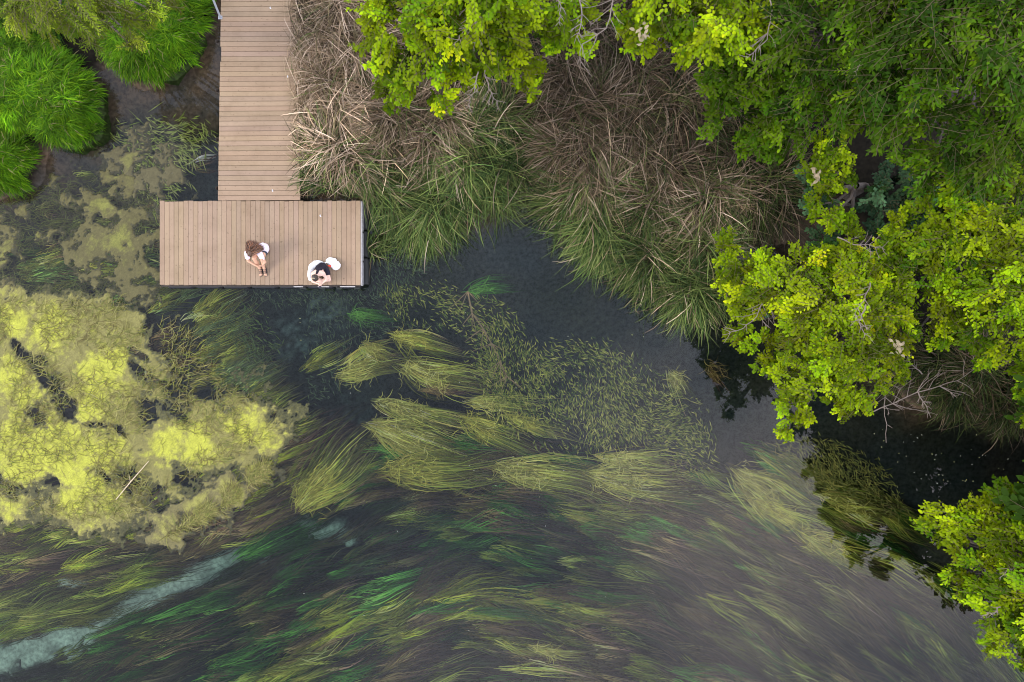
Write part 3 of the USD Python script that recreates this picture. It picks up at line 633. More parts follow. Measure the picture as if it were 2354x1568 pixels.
# ------------------------------------------------------------------ green grass mounds
def grass_mound(label, pts, n, seed, height=.55, pal=((.065, .17, .003), (.10, .22, .004), (.045, .125, .003), (.14, .25, .006), (.03, .09, .003))):
    rng = np.random.default_rng(seed)
    pg = poly(pts, .3)
    n = int(n * .95)
    R = sample(pg, n, rng)
    ok = shapely.distance(pg.exterior, shapely.points(R)) > np.clip(fb(R, 2.6, seed + 3) - .42, 0, 1) * .8
    R = R[ok]; n = len(R)
    TC = sample(pg, int(pg.area * 15), rng)
    tk = np.argmin(((R[:, None] - TC[None]) ** 2).sum(-1), 1)
    tout = R - TC[tk]; ttone = np.exp(rng.normal(0, .34, len(TC)))[tk]
    edge = shapely.distance(pg.exterior, shapely.points(R))
    m = np.clip(edge / .7, 0, 1)
    h0 = .12 + height * (1 - (1 - m) ** 2) + (fb(R, 2.4, seed) - .5) * .6
    # blades lean away from the mound's middle and with patches of their own
    e = .12
    gx = (fb(R + [e, 0], 1.1, seed + 5) - fb(R - [e, 0], 1.1, seed + 5)) / e
    gy = (fb(R + [0, e], 1.1, seed + 5) - fb(R - [0, e], 1.1, seed + 5)) / e
    q = np.array([p.coords[0] for p in shapely.line_interpolate_point(pg.exterior, shapely.line_locate_point(pg.exterior, shapely.points(R)))])
    out = unit(q - R) * (1 - m)[:, None] * 1.6
    d = unit(out + np.stack([gx, gy], 1) * .6 + tout * 5 + rng.normal(0, .45, (n, 2)))
    h0 = h0 + .16 - .5 * np.linalg.norm(tout, axis=1)
    L = rng.uniform(.20, .42, n)
    K = 4
    s = np.linspace(0, 1, K)[None]
    el = rng.uniform(.35, 1.2, n)[:, None]
    ang = el - rng.uniform(.8, 1.8, n)[:, None] * s
    ds = (L / (K - 1))[:, None]
    hh = np.cumsum(np.cos(ang) * ds, 1) - np.cos(ang[:, :1]) * ds
    zz = np.cumsum(np.sin(ang) * ds, 1) - np.sin(ang[:, :1]) * ds
    P = np.empty((n, K, 3))
    P[..., :2] = R[:, None] + d[:, None] * hh[..., None]
    P[..., 2] = np.maximum(h0[:, None] + zz, .02)
    wd = rng.uniform(.012, .022, n)[:, None] * np.array([.8, 1, .75, .12])[None]
    col = pick(rng, pal, n, .22) * ttone[:, None]
    dead = rng.random(n) < .025
    col[dead] = pick(rng, [(.30, .24, .12), (.20, .17, .07)], int(dead.sum()))
    col = col[:, None] * np.linspace(.85, 1.1, K)[None, :, None]
    g, ti = ribbons(P, wd, col, rng.normal(0, .45, n)[:, None] + 0 * s)
    # the mound's body of soil and old stems under the blades
    t = thing('grass_mound', label, 'grass', (*pg.centroid.coords[0], 0), kind='stuff')
    tag(obj('blades', g, 'grass', t, ti), kind='stuff')
    bx0, by0, bx1, by1 = pg.bounds
    gg, ff, _ = grid(bx0, bx1, by0, by1, .12)
    ins = shapely.contains_xy(pg, gg[:, 0], gg[:, 1])
    dd = np.where(ins, shapely.distance(pg.exterior, shapely.points(gg)), 0)
    mm = np.clip(dd / .7, 0, 1)
    z = np.where(ins, -.03 + (height * .85) * (1 - (1 - mm) ** 2) + (fb(gg, 1.6, seed) - .5) * .3 * mm, -.2)
    ff = ff[ins[ff].any(1)]
    obj('turf', (np.column_stack([gg, z]), ff), 'bed', t, (.03, .045, .012), True)
grass_mound('lush bright green grass mound at the left edge, the largest one', [(-60, 60), (60, 75), (130, 110), (185, 150), (225, 205), (232, 250), (222, 315), (180, 335), (140, 345), (105, 325), (85, 300), (-60, 310)], 21000, 51)
grass_mound('green grass spilling along the left edge below the largest mound', [(-60, 310), (85, 315), (78, 370), (62, 410), (30, 440), (-60, 450)], 7000, 52)
grass_mound('bright green grass mound between the feathery tree and the walkway', [(215, -40), (470, -40), (474, 25), (462, 90), (435, 145), (395, 178), (335, 186), (275, 165), (245, 120), (225, 60)], 17000, 53)
grass_mound('dark green grass behind the feathery sprays along the top left edge', [(-60, -60), (215, -60), (205, 40), (150, 90), (60, 75), (-60, 60)], 8000, 54, pal=((.03, .09, .006), (.045, .12, .008), (.025, .07, .006)))

# ------------------------------------------------------------------ waterweed trailing in the current
FLOW = np.array([(100, 1450, 17), (300, 1400, 18), (0, 1250, 12), (250, 1250, 14), (450, 1180, 22), (500, 1100, 24), (620, 1060, 34), (740, 1120, 52), (760, 1180, 40), (950, 1000, -12), (1000, 870, -15), (1200, 950, -16), (1450, 1090, -12), (1000, 1080, -4), (900, 1130, 12),
                 (900, 1420, 24), (1000, 1480, 12), (1150, 1450, -10), (1300, 1450, -14), (1600, 1400, -26), (1900, 1450, -40), (2200, 1500, -42), (1800, 1130, -32), (1900, 1230, -25), (700, 1300, 18), (900, 1290, 8), (1150, 1300, -8), (500, 1500, 22), (700, 1450, 26), (200, 600, 5), (450, 780, 28),
                 (580, 800, 25), (1600, 1200, -22), (700, 800, 35), (1300, 1180, -14), (620, 1180, 20), (1850, 1300, -30), (60, 1530, 18), (2150, 1200, -35)], float)
FW = W(FLOW[:, 0], FLOW[:, 1])[:, :2]; FA = np.exp(1j * np.radians(FLOW[:, 2]))
def flow(xy):
    d2 = ((xy[:, None] - FW[None]) ** 2).sum(-1)
    a = ((1 / (d2 + .25) ** 1.5) * FA[None]).sum(1)
    return np.angle(a)
OLIVE = ((.33, .32, .05), (.16, .19, .025), (.080, .055, .036))      # head, middle, tail of a strand
GREEN = ((.075, .19, .025), (.042, .125, .016), (.022, .055, .014))
BROWN = ((.17, .13, .04), (.085, .055, .03), (.055, .033, .030))
PALE = ((.36, .35, .075), (.23, .25, .04), (.11, .075, .045))
LIMEY = ((.36, .37, .03), (.19, .24, .02), (.09, .075, .028))
def strands(root, z_head, z_tail, L, col, rng, K=8, fan=.5, wob=.25, width=(.011, .024), hump=.0, ang=None, lead=None):
    """ribbons that start at the root points and follow the current"""
    n = len(root)
    nl = max(3, n // 7); lk = rng.integers(0, nl, n)
    a_ = flow(root) if ang is None else np.full(n, ang)
    root = root * .3 + root[lk] * .7 + rng.normal(0, .014, (n, 2)) + np.stack([np.cos(a_), np.sin(a_)], 1) * (rng.uniform(-.16, .16, n) * np.minimum(L, 1.5))[:, None]
    L = L[lk] * rng.uniform(.45, 1.2, n)
    if lead is not None:
        lead = lead[lk]
    z_head = z_head[lk] * .8 + z_head * .2
    tone = np.exp(rng.normal(-.22, .68, nl))[lk][:, None, None]
    la = rng.normal(0, fan * .55, nl)[lk]
    a0 = flow(root) if ang is None else np.full(n, ang)
    s = np.linspace(0, 1, K)
    P = np.empty((n, K, 3)); p = root.copy()
    fanv = la + rng.normal(0, fan * .3, n) + (0 if lead is None else lead); ph = rng.uniform(0, 6.28, nl)[lk]; w1 = rng.normal(0, wob, nl)[lk]
    for k in range(K):
        P[:, k, :2] = p
        a = (a0 if ang is not None else flow(p)) + fanv * (1 - s[k]) ** 1.5 - fanv * .35 * s[k] + w1 * np.sin(ph + s[k] * 4) + (fb(p, .9, 77) - .5) * .9
        p = p + np.stack([np.cos(a), np.sin(a)], 1) * (L / (K - 1))[:, None]
    z = z_head[:, None] * (1 - s) + z_tail[:, None] * s + hump * np.sin(np.pi * np.clip(s * 1.6, 0, 1))[None] * rng.uniform(.5, 1.1, n)[:, None]
    P[..., 2] = np.minimum(z, -.006 - .02 * rng.random((n, 1)))
    c3 = np.array(col, float)
    cc = np.stack([np.interp(s, [0, .45, 1], c3[:, j]) for j in range(3)], 1)
    cc = np.clip(cc[None] * tone, 0, .55) * rng.uniform(.75, 1.25, (n, 1, 1)) * rng.uniform(.88, 1.12, (n, 1, 3))
    wd = rng.uniform(*width, n)[:, None] * np.interp(s, [0, .15, .7, 1], [.4, 1, .8, .12])[None]
    return ribbons(P, wd, cc, rng.normal(0, .35, n)[:, None] + 0 * s[None])
def clump_geo(x, y, length, width, ang, col, seed, n=None, z=-.12, thick=.25, fan=.45, knots=True):
    """x, y: plan point of the clump's upstream head; length, width in plan units; ang in degrees, up positive"""
    rng = np.random.default_rng(seed)
    k = CAM_H / PX
    Lm, Wm = length * k, width * k
    n = n or int(50 + 115 * Lm * Wm / .6)
    a = math.radians(ang)
    u = rng.beta(1.0, 1.5, n) * .66 * Lm
    prof = (.7 + .6 * meshkit.noise(np.stack([u * 5, u * 0 + seed, u * 0], 1), seed)) * np.interp(u / Lm, [0, .08, .25, .45, .66], [.12, .55, 1.0, .9, .6]) * .5 * Wm
    v = np.clip(rng.normal(0, .55, n), -1.05, 1.05) * prof
    c = W(x, y)[:2]
    bow = .10 * Wm * np.sin(np.pi * u / Lm) * (1 if seed % 2 else -1)
    long_ = rng.random(n) < .15
    root = c + np.stack([u * math.cos(a) - (v + bow) * math.sin(a), u * math.sin(a) + (v + bow) * math.cos(a)], 1)
    L = np.maximum((Lm * rng.uniform(.8, 1.2, n) - u) * rng.uniform(.55, 1.0, n), .3) * np.where(long_, 1.45, 1)
    zh = z - rng.uniform(0, thick, n) * .6
    zt = z - rng.uniform(.1, 1, n) * thick - .08
    spread_v = v / np.maximum(prof, .02)
    parts = [strands(root, zh, zt, L, col, rng, fan=fan * .3, ang=a, hump=.06, wob=.12, lead=spread_v * fan * np.interp(u / Lm, [0, .3, .66], [1.3, .25, -.25]))]
    if knots:                                            # tangled tops that lie on the surface
        m = n // 5
        r2 = c + np.stack([(uu := rng.uniform(.05, .55, m) * Lm) * math.cos(a) - (vv := rng.normal(0, .22, m) * Wm) * math.sin(a), uu * math.sin(a) + vv * math.cos(a)], 1)
        P = np.empty((m, 5, 3)); aa = a + rng.normal(0, .9, m); bnd = rng.normal(0, .16, m); ll = rng.uniform(.12, .4, m)
        for q in range(5):
            P[:, q, :2] = r2 + np.stack([np.cos(aa + bnd * q), np.sin(aa + bnd * q)], 1) * (ll * q / 4)[:, None]
            P[:, q, 2] = -.008 - .02 * rng.random(m)
        c0 = np.array(col[0]) * 1.1
        cc = np.clip(c0[None, None] * np.exp(rng.normal(-.15, .5, (m, 1, 1))), 0, .55) * np.ones((1, 5, 1))
        parts.append(ribbons(P, np.full((m, 5), .013) * np.array([.4, 1, 1, .8, .2]), cc))
    return join(*parts)
CLUMPS = [
    (690, 848, 95, 60, 38, OLIVE, 'dark', 'small olive waterweed fan in open water, below the dock and left of the other clumps'),
    (800, 722, 80, 45, -8, GREEN, '', 'faint green waterweed tuft below the lower right corner of the dock'),
    (826, 790, 80, 45, -22, PALE, '', 'short pale green waterweed clump just above the rounded tangled one'),
    (768, 868, 130, 85, 14, PALE, '', 'rounded tangled waterweed clump with pale stems, leftmost of the central group'),
    (895, 770, 150, 55, -12, OLIVE, '', 'upper waterweed clump of the central group, with a straw coloured near side'),
    (910, 840, 195, 75, -18, PALE, '', 'long pale waterweed clump beside the rounded tangled one, trailing to the right'),
    (960, 895, 110, 32, -4, BROWN, '', 'thin brownish waterweed clump with a small yellow scrap on its edge'),
    (855, 922, 215, 55, -13, PALE, '', 'waterweed clump with two straw coloured tangles, above the brightest clump'),
    (835, 972, 240, 70, -17, PALE, '', 'brightest waterweed clump of the central group with an arched top'),
    (1070, 925, 140, 50, -8, PALE, '', 'waterweed clump right of centre that runs into the field of short leaves'),
    (1145, 948, 150, 40, -18, OLIVE, '', 'waterweed clump with a long thin brown tail among the short leaves'),
    (1055, 960, 150, 75, -26, OLIVE, '', 'greener waterweed clump slanting down right under the central group'),
    (870, 1085, 220, 90, 6, OLIVE, '', 'broad olive waterweed clump at the upper edge of the deep weeds'),
    (1120, 1075, 240, 70, -10, PALE, '', 'long pale waterweed clump bordering the short leaves from below'),
    (1345, 1090, 215, 85, -8, PALE, '', 'big pale waterweed mound with cream tangles, right end of the weed row'),
    (1370, 1050, 160, 40, -6, PALE, '', 'narrow pale waterweed streak right above the big pale mound'),
    (1680, 1075, 190, 95, -36, PALE, '', 'pale waterweed clump at the rim of the tree reflection, upper left of the shaded ones'),
    (1715, 1150, 190, 70, -22, OLIVE, '', 'fanned olive waterweed clump in the tree reflection under the pale one'),
    (1880, 1135, 130, 50, -20, PALE, '', 'small pale waterweed clump with a creamy tangle in the dark reflection'),
    (1930, 1165, 120, 45, -14, PALE, '', 'waterweed clump with a bright lime scum patch on top, in the dark reflection'),
    (1830, 1215, 200, 60, -24, OLIVE, '', 'curved olive waterweed clump below the shaded group, touching the bright sky reflection'),
    (515, 1305, 150, 95, 24, GREEN, 'deep', 'deep green waterweed fan beside the pale sandy channel'),
    (160, 1490, 260, 60, 14, GREEN, 'deep', 'deep green rounded waterweed tongue at the lower end of the sandy channel'),
    (680, 1175, 190, 110, 46, OLIVE, '', 'steep olive waterweed fan right of the algae bands'),
    (1068, 668, 95, 32, 6, GREEN, '', 'torn green waterweed piece drifting in the grey water below the reeds'),
    (1540, 850, 70, 60, -55, PALE, '', 'beige drowned weed clump, left one of two near the bright cloud reflection'),
    (1632, 835, 60, 50, -60, BROWN, '', 'brown drowned weed clump, right one of two near the bright cloud reflection'),
    (1215, 1490, 110, 35, -14, PALE, '', 'straw yellow weed clump standing out in the deep weeds at the bottom middle'),
]
for i, (x, y, l, w, a, col, how, label) in enumerate(CLUMPS):
    zz = -.7 if how == 'deep' else -.18 if how == 'dark' else -.04
    g, ti = clump_geo(x, y, l * 1.12, w * .85, a, col, 100 + i, z=zz, thick=.25 if how != 'deep' else .4, knots=how == '', n=None if how != 'deep' else 420)
    tag(obj('waterweed_clump', g, 'waterweed', None, ti), label, 'waterweed', 'waterweed clumps')
sand_union = shapely.union_all([l.buffer(w * .55) for l, w in SAND_W])
def weed_bed(label, pts, tufts, per, seed, cols, z=(-.1, -.4), length=(.7, 1.5), fan=.22, avoid=True, name='waterweed_bed'):
    rng = np.random.default_rng(seed)
    pg = poly(pts)
    T = sample(pg, int(tufts * 1.6), rng)
    T = T[np.argsort(-fb(T, .9, seed + 2, 3) - .04 * rng.normal(0, 1, len(T)))[:tufts]]
    if avoid:
        T2 = T + .45 * np.stack([np.cos(flow(T)), np.sin(flow(T))], 1)
        T = T[~(shapely.contains_xy(sand_union, T[:, 0], T[:, 1]) | shapely.contains_xy(sand_union, T2[:, 0], T2[:, 1]))]
    parts = []
    for c in T:
        n = int(per * rng.uniform(.5, 1.3))
        a = flow(c[None])[0]
        Lc = rng.uniform(*length) * 1.55
        u = rng.uniform(-.3, .3, n) * Lc; v = rng.normal(0, .11, n) * rng.uniform(.6, 1.6)
        root = c + np.stack([u * math.cos(a) - v * math.sin(a), u * math.sin(a) + v * math.cos(a)], 1)
        z0 = rng.uniform(z[1], z[0])
        col = cols[rng.integers(len(cols))]
        parts.append(strands(root, z0 - rng.uniform(0, .12, n), z0 - rng.uniform(.05, .3, n), Lc * rng.uniform(.5, 1.1, n), np.array(col) * rng.uniform(.75, 1.2), rng, K=6, fan=fan, hump=.04))
    g, ti = join(*parts)
    tag(obj(name, g, 'waterweed', None, ti), label, 'waterweed', kind='stuff')
weed_bed('olive waterweed streaming along the lower edge of the yellow algae', [(-60, 1180), (110, 1205), (350, 1215), (470, 1120), (620, 1040), (700, 1010), (690, 1070), (620, 1180), (540, 1250), (400, 1300), (-60, 1370)], 185, 75, 61, [OLIVE, LIMEY, BROWN, BROWN, BROWN], (-.08, -.5), (.7, 1.6))
weed_bed('yellow green waterweed near the left edge above the sandy channel', [(-60, 1300), (240, 1310), (330, 1350), (180, 1440), (-60, 1500)], 80, 80, 62, [LIMEY, OLIVE, BROWN], (-.25, -.9), (.8, 1.6))
weed_bed('dark green waterweed below the sandy channel in the bottom left corner', [(90, 1545), (300, 1440), (450, 1385), (560, 1340), (640, 1400), (620, 1620), (90, 1620)], 130, 80, 63, [GREEN, BROWN, OLIVE, BROWN, GREEN], (-.45, -1.1), (.8, 1.7))
UNDER = ((.085, .075, .022), (.060, .042, .024), (.040, .026, .022))
weed_bed('dark brown waterweed carpet low on the river bed at the bottom left', [(-60, 1190), (300, 1200), (640, 1080), (700, 1100), (700, 1620), (-60, 1620)], 190, 58, 76, [UNDER, UNDER, ((.05, .07, .02), (.035, .05, .015), (.03, .03, .015))], (-.5, -.95), (.8, 1.5))
weed_bed('dark brown waterweed carpet low on the river bed at the bottom middle', [(700, 1080), (1100, 1040), (1560, 1110), (1600, 1620), (700, 1620)], 230, 58, 77, [UNDER, UNDER, ((.045, .075, .02), (.03, .05, .015), (.03, .03, .015))], (-.5, -1.1), (.8, 1.5), avoid=False)
weed_bed('fine brown waterweed under the cloud reflection in the lower right corner', [(1560, 1120), (1750, 1200), (2354, 1420), (2400, 1620), (1600, 1620)], 130, 60, 78, [UNDER, ((.14, .15, .03), (.09, .08, .03), (.06, .04, .03))], (-.2, -.7), (.9, 1.7), avoid=False)
weed_bed('brown and olive waterweed across the middle of the deep river', [(690, 1060), (870, 1020), (1100, 1010), (1340, 1080), (1560, 1090), (1630, 1200), (1500, 1260), (1200, 1230), (950, 1210), (720, 1210)], 205, 75, 64, [OLIVE, BROWN, BROWN, BROWN, GREEN], (-.15, -.7), (.7, 1.5))
weed_bed('deep bottle green waterweed glimmering in the darkest water', [(560, 1270), (680, 1200), (960, 1190), (1500, 1220), (1480, 1330), (1100, 1340), (780, 1370), (600, 1370)], 130, 80, 65, [GREEN, GREEN, OLIVE], (-.7, -1.4), (.7, 1.3))
weed_bed('olive and lime waterweed streaming along the bottom edge', [(600, 1400), (800, 1370), (1100, 1370), (1430, 1360), (1480, 1620), (600, 1620)], 205, 76, 66, [OLIVE, LIMEY, BROWN, BROWN, BROWN, OLIVE, GREEN], (-.12, -.7), (.8, 1.7))
weed_bed('pale waterweed veiled by the cloud reflection at the lower right', [(1430, 1290), (1700, 1260), (2060, 1340), (2354, 1480), (2400, 1620), (1480, 1620)], 62, 60, 67, [OLIVE, GREEN, BROWN, BROWN], (-.3, -1.1), (1.0, 1.9))
weed_bed('dark waterweed drowned in the tree reflections at the right', [(1680, 1100), (1760, 1030), (1900, 1090), (2100, 1180), (2250, 1330), (2150, 1380), (1900, 1290), (1700, 1210)], 120, 70, 68, [OLIVE, BROWN, GREEN, OLIVE], (-.12, -.6), (.7, 1.4))
weed_bed('waterweed patch with green tips right of the pale mound', [(1560, 1080), (1700, 1080), (1760, 1180), (1700, 1230), (1570, 1190)], 40, 60, 69, [GREEN, OLIVE, BROWN], (-.25, -.8), (.7, 1.2))
weed_bed('green weed tufts poking through the algae left of the dock', [(20, 580), (180, 570), (310, 580), (340, 650), (260, 720), (120, 720), (30, 680)], 34, 60, 70, [((.13, .20, .04), (.10, .17, .035), (.10, .12, .04)), OLIVE], (-.02, -.08), (.5, 1.1), .5)
weed_bed('straggling green weed at the upper right fringe of the algae', [(340, 640), (450, 680), (560, 860), (660, 930), (640, 960), (520, 900), (430, 820), (350, 720)], 46, 60, 71, [OLIVE, ((.13, .18, .05), (.09, .13, .04), (.07, .07, .04))], (-.02, -.15), (.5, 1.0), .5)

# ------------------------------------------------------------------ short floating leaves (pondweed)
def leaf_field(label, polys, n, seed, l=(.13, .27), w=.028, z=(-.02, -.16), pal=((.14, .175, .025), (.22, .245, .04), (.06, .095, .018), (.34, .33, .07), (.03, .05, .012)), name='pondweed', fade=True, cat='pondweed'):
    rng = np.random.default_rng(seed)
    parts = []
    for pts, share in polys:
        pg = poly(pts)
        m = int(n * share)
        p = sample(pg, m, rng)
        if fade:
            e = shapely.distance(pg.exterior, shapely.points(p))
            k = rng.random(m) < np.clip(.15 + e / .9, 0, 1) * np.clip((fb(p, 1.1, seed, 5) - .31) * 4.5, .05, 1)
            p = p[k]
        m = len(p)
        az = rng.normal(-.7, .5, m) + (fb(p, .8, seed + 4) - .5) * 5 + np.pi * (rng.random(m) < .3)
        d = np.stack([np.cos(az), np.sin(az), rng.normal(0, .18, m)], 1)
        zz = rng.uniform(z[1], z[0], m)
        b = np.column_stack([p, zz])
        L = rng.uniform(*l, m) * np.exp(rng.normal(0, .28, m))
        tipz = b[:, 2] + d[:, 2] * L
        d[tipz > -.01, 2] = -.02
        nn = unit(rng.normal(0, .3, (m, 3)) + [0, 0, 1])
        parts.append(blades(b, d, nn, L, w * rng.uniform(.7, 1.3, m), pick(rng, pal, m, .25)))
    g, ti = join(*parts)
    tag(obj(name, g, 'waterweed', None, ti), label, cat, kind='stuff')
leaf_field('field of short olive pondweed leaves in the middle of the river', [([(1080, 800), (1200, 770), (1400, 780), (1560, 870), (1640, 960), (1660, 1080), (1560, 1100), (1340, 1060), (1180, 1020), (1090, 930)], .68), ([(1030, 690), (1160, 680), (1220, 760), (1230, 860), (1110, 880), (1040, 800)], .14), ([(860, 650), (1020, 640), (1110, 700), (1060, 770), (900, 740)], .10)], 12000, 81, l=(.10, .22), z=(-.008, -.10))
leaf_field('short dark pondweed leaves at the fringe of the algae below the dock', [([(460, 690), (580, 690), (650, 760), (640, 880), (560, 880), (480, 780)], 1.)], 1300, 82, z=(-.08, -.3), pal=((.07, .11, .03), (.10, .14, .035), (.05, .08, .03)))
leaf_field('short olive pondweed leaves under the drooping tree tip', [([(1750, 1020), (1900, 1000), (2030, 1060), (2100, 1180), (2000, 1180), (1850, 1130)], 1.)], 3000, 83, pal=((.24, .22, .05), (.16, .17, .04), (.10, .11, .03)))
leaf_field('loose narrow leaves floating between the grass mounds and the walkway', [([(250, 260), (380, 250), (490, 280), (495, 330), (430, 430), (330, 460), (250, 420)], .8), ([(300, 420), (450, 400), (400, 480), (360, 620), (330, 600)], .3)], 1300, 84, l=(.15, .42), w=.035, z=(-.01, -.06), pal=((.24, .28, .06), (.17, .22, .04), (.30, .31, .10)))
leaf_field('scattered faint leaves in the open water around the dock', [([(440, 480), (360, 500), (355, 650), (640, 700), (900, 680), (1000, 600), (880, 530), (850, 660), (370, 660)], .6), ([(700, 680), (900, 680), (1000, 780), (820, 860), (700, 950)], .4)], 1500, 85, l=(.1, .22), w=.02, z=(-.1, -.4), pal=((.10, .13, .06), (.07, .10, .05)), fade=False)

# ------------------------------------------------------------------ algae mats floating on the left
def algae(name, label, pts, seed, lime, cover=.5, step=.031, holes=(), sub=.12, pal=((.32, .325, .04), (.165, .15, .045)), rough=1.0, kscale=1.0):
    """a lumpy mat: bright where it breaks the surface, olive where it hangs just under it, open holes between"""
    pg = shapely.union_all([poly(p) for p in pts])
    bx0, by0, bx1, by1 = pg.buffer(.9).bounds
    gg, ff, shp = grid(bx0, bx1, by0, by1, step)
    ins = shapely.contains_xy(pg, gg[:, 0], gg[:, 1]).reshape(shp)
    dist = (ndimage.distance_transform_edt(ins) - ndimage.distance_transform_edt(~ins)).ravel() * step
    wp = np.stack([fb(gg, 1.1, seed + 31, 5), fb(gg, 1.1, seed + 57, 5)], 1) - .5
    wq = np.stack([fb(gg, 5.0, seed + 41, 3), fb(gg, 5.0, seed + 47, 3)], 1) - .5
    gw = gg + wp * 1.5 + wq * .3
    big, mid, fine = fb(gw, .6 * kscale, seed, 4), fb(gw, 1.9 * kscale, seed + 1, 6), fb(gg, 8.0, seed + 2, 4)
    rag = fb(gw, 13.0, seed + 13, 2)
    dn = ndimage.map_coordinates(dist.reshape(shp), [np.clip((gw[:, 1] - by0) / step, 0, shp[0] - 1), np.clip((gw[:, 0] - bx0) / step, 0, shp[1] - 1)], order=1)
    F = np.clip(dn / .5, -3.5, 1) * .5 + (big - .5) * 1.5 * rough + (mid - .5) * 2.4 * rough + (fine - .5) * 1.0 + (rag - .5) * .6 + cover - .5
    lm = np.zeros(len(gg))
    for x, y, r in lime:
        lm = np.maximum(lm, np.exp(-((gw - W(x, y)[:2]) ** 2).sum(1) / (r * CAM_H / PX) ** 2))
    for x, y, r in holes:
        F -= 1.25 * (.3 + 1.5 * fb(gw, 2.8, seed + 71, 4)) * np.exp(-(((gw - W(x, y)[:2]) @ np.array([[.8, .6], [-.6, .8]]) * [.5, 1.25]) ** 2).sum(1) / (r * CAM_H / PX) ** 2) * (.5 + mid)
    F += lm * .7
    sp = np.random.default_rng(seed).normal(0, 1, len(gg))
    F += sp * .05
    bright = np.clip((F - .05) * 2.2, 0, 1) * np.clip(.27 + (lm - .5) * 1.8 + (mid - .5) * 2.6 + (fine - .5) * 2.2 + (big - .5) * 1.2 + sp * .10, 0, 1)
    z = np.where(F > 0, .004 + np.minimum(F, .6) * .015 + (fine - .5) * .016, F * sub + (fine - .5) * .03 - .004)
    z = np.where((F > 0.05), np.maximum(z, .003), z)
    keep = (F[ff] > -.42).all(1)
    a, b = np.array(pal[0]), np.array(pal[1])
    c = b + (a - b) * bright[:, None]
    deep = np.clip(-F * 1.6, 0, 1)[:, None]
    c = c * (1 - deep) + np.array([.032, .034, .012]) * deep
    c = np.clip(c * (.60 + .62 * fb(gg, 6.0, seed + 9, 4) + .14 * fine + sp * .07)[:, None], 0, .5)
    tri = ff[keep]
    idx = np.unique(tri); re = np.full(len(gg), -1); re[idx] = np.arange(len(idx))
    return tag(obj(name, (np.column_stack([gg, z])[idx], re[tri]), 'algae', None, c[idx], True), label, 'algae', kind='stuff')
algae('algae_mat', 'large lime yellow algae mat covering the left of the river',
      [[(-60, 680), (60, 690), (150, 680), (260, 690), (350, 700), (420, 740), (450, 820), (520, 880), (600, 940), (655, 975), (640, 1010), (560, 1035), (500, 1060), (460, 1105), (390, 1130), (350, 1175), (280, 1195), (200, 1210), (115, 1195), (95, 1130), (-60, 1110)]], 91,
      [(120, 1040, 120), (40, 1040, 110), (200, 1080, 100), (180, 1160, 60), (130, 770, 65), (230, 850, 70), (200, 930, 60), (60, 930, 50), (450, 1010, 60), (560, 980, 60), (370, 1020, 50), (620, 990, 40), (30, 740, 50), (20, 860, 50)], cover=.42,
      holes=[(110, 870, 34), (150, 930, 34), (80, 950, 30), (20, 1130, 28), (110, 1120, 26), (310, 850, 26), (300, 800, 20), (450, 850, 24), (40, 790, 24), (400, 900, 30), (400, 960, 26), (330, 950, 22), (420, 800, 40), (350, 740, 30), (500, 920, 30), (460, 900, 26), (250, 1000, 22), (300, 1100, 30), (420, 1080, 26), (215, 1085, 20), (60, 1145, 24), (480, 870, 26)])
algae('algae_mat', 'ragged algae band caught on trailing weed below the large mat', [[(365, 1200), (400, 1170), (470, 1140), (540, 1110), (600, 1070), (630, 1065), (600, 1110), (520, 1165), (440, 1200), (400, 1245), (370, 1245)]], 92,
      [(390, 1215, 30), (450, 1150, 30), (520, 1130, 30), (480, 1180, 30)], cover=.42, rough=1.2, kscale=1.4, pal=((.22, .21, .05), (.12, .105, .04)))
algae('algae_mat', 'small algae patches at the left edge under the large mat', [[(-60, 1140), (60, 1140), (100, 1160), (40, 1185), (-60, 1190)], [(560, 1040), (600, 1035), (580, 1075), (555, 1075)]], 93, [(30, 1160, 40)], cover=.5, kscale=1.4)
algae('submerged_algae', 'olive brown algae hanging under the surface between the grass and the dock', [[(-60, 440), (70, 450), (130, 420), (230, 400), (310, 400), (350, 480), (370, 560), (330, 640), (350, 690), (-60, 690)]], 94,
      [(20, 580, 30), (100, 560, 30), (260, 560, 40), (230, 480, 30)], cover=.16, sub=.25, pal=((.15, .15, .035), (.09, .08, .03)), rough=1.6, kscale=1.7, holes=[(110, 470, 45), (90, 600, 40), (50, 520, 30), (60, 640, 40), (160, 640, 30)])
algae('submerged_algae', 'thin brownish algae film among the loose floating leaves', [[(230, 330), (330, 290), (420, 330), (430, 420), (360, 470), (260, 440)]], 95, [(300, 380, 20)], cover=.12, sub=.25, pal=((.14, .135, .04), (.085, .075, .035)), rough=1.2, kscale=1.8)

def filaments(label, polys, n, seed, pal, l=(.12, .5), z=(.006, .035)):
    rng = np.random.default_rng(seed)
    p = np.vstack([sample(poly(q), int(n * w), rng) for q, w in polys])
    p = p[fb(p, 1.3, seed, 4) > .44]; n = len(p)
    a = flow(p) + rng.normal(0, .75, n); bnd = rng.normal(0, .35, n); L = rng.uniform(*l, n)
    P = np.empty((n, 5, 3)); q = p.copy()
    for k in range(5):
        P[:, k, :2] = q; P[:, k, 2] = rng.uniform(*z, n) * .3 + rng.uniform(*z)
        q = q + np.stack([np.cos(a + bnd * k), np.sin(a + bnd * k)], 1) * (L / 4)[:, None]
    c = pick(rng, pal, n, .25)[:, None] * np.ones((1, 5, 1))
    g, ti = ribbons(P, np.full((n, 5), .012) * np.array([.4, 1, 1, .8, .2]), c, rng.normal(0, .4, n)[:, None] + np.zeros((1, 5)))
    tag(obj('weed_filaments', g, 'waterweed', None, ti), label, 'waterweed', kind='stuff')
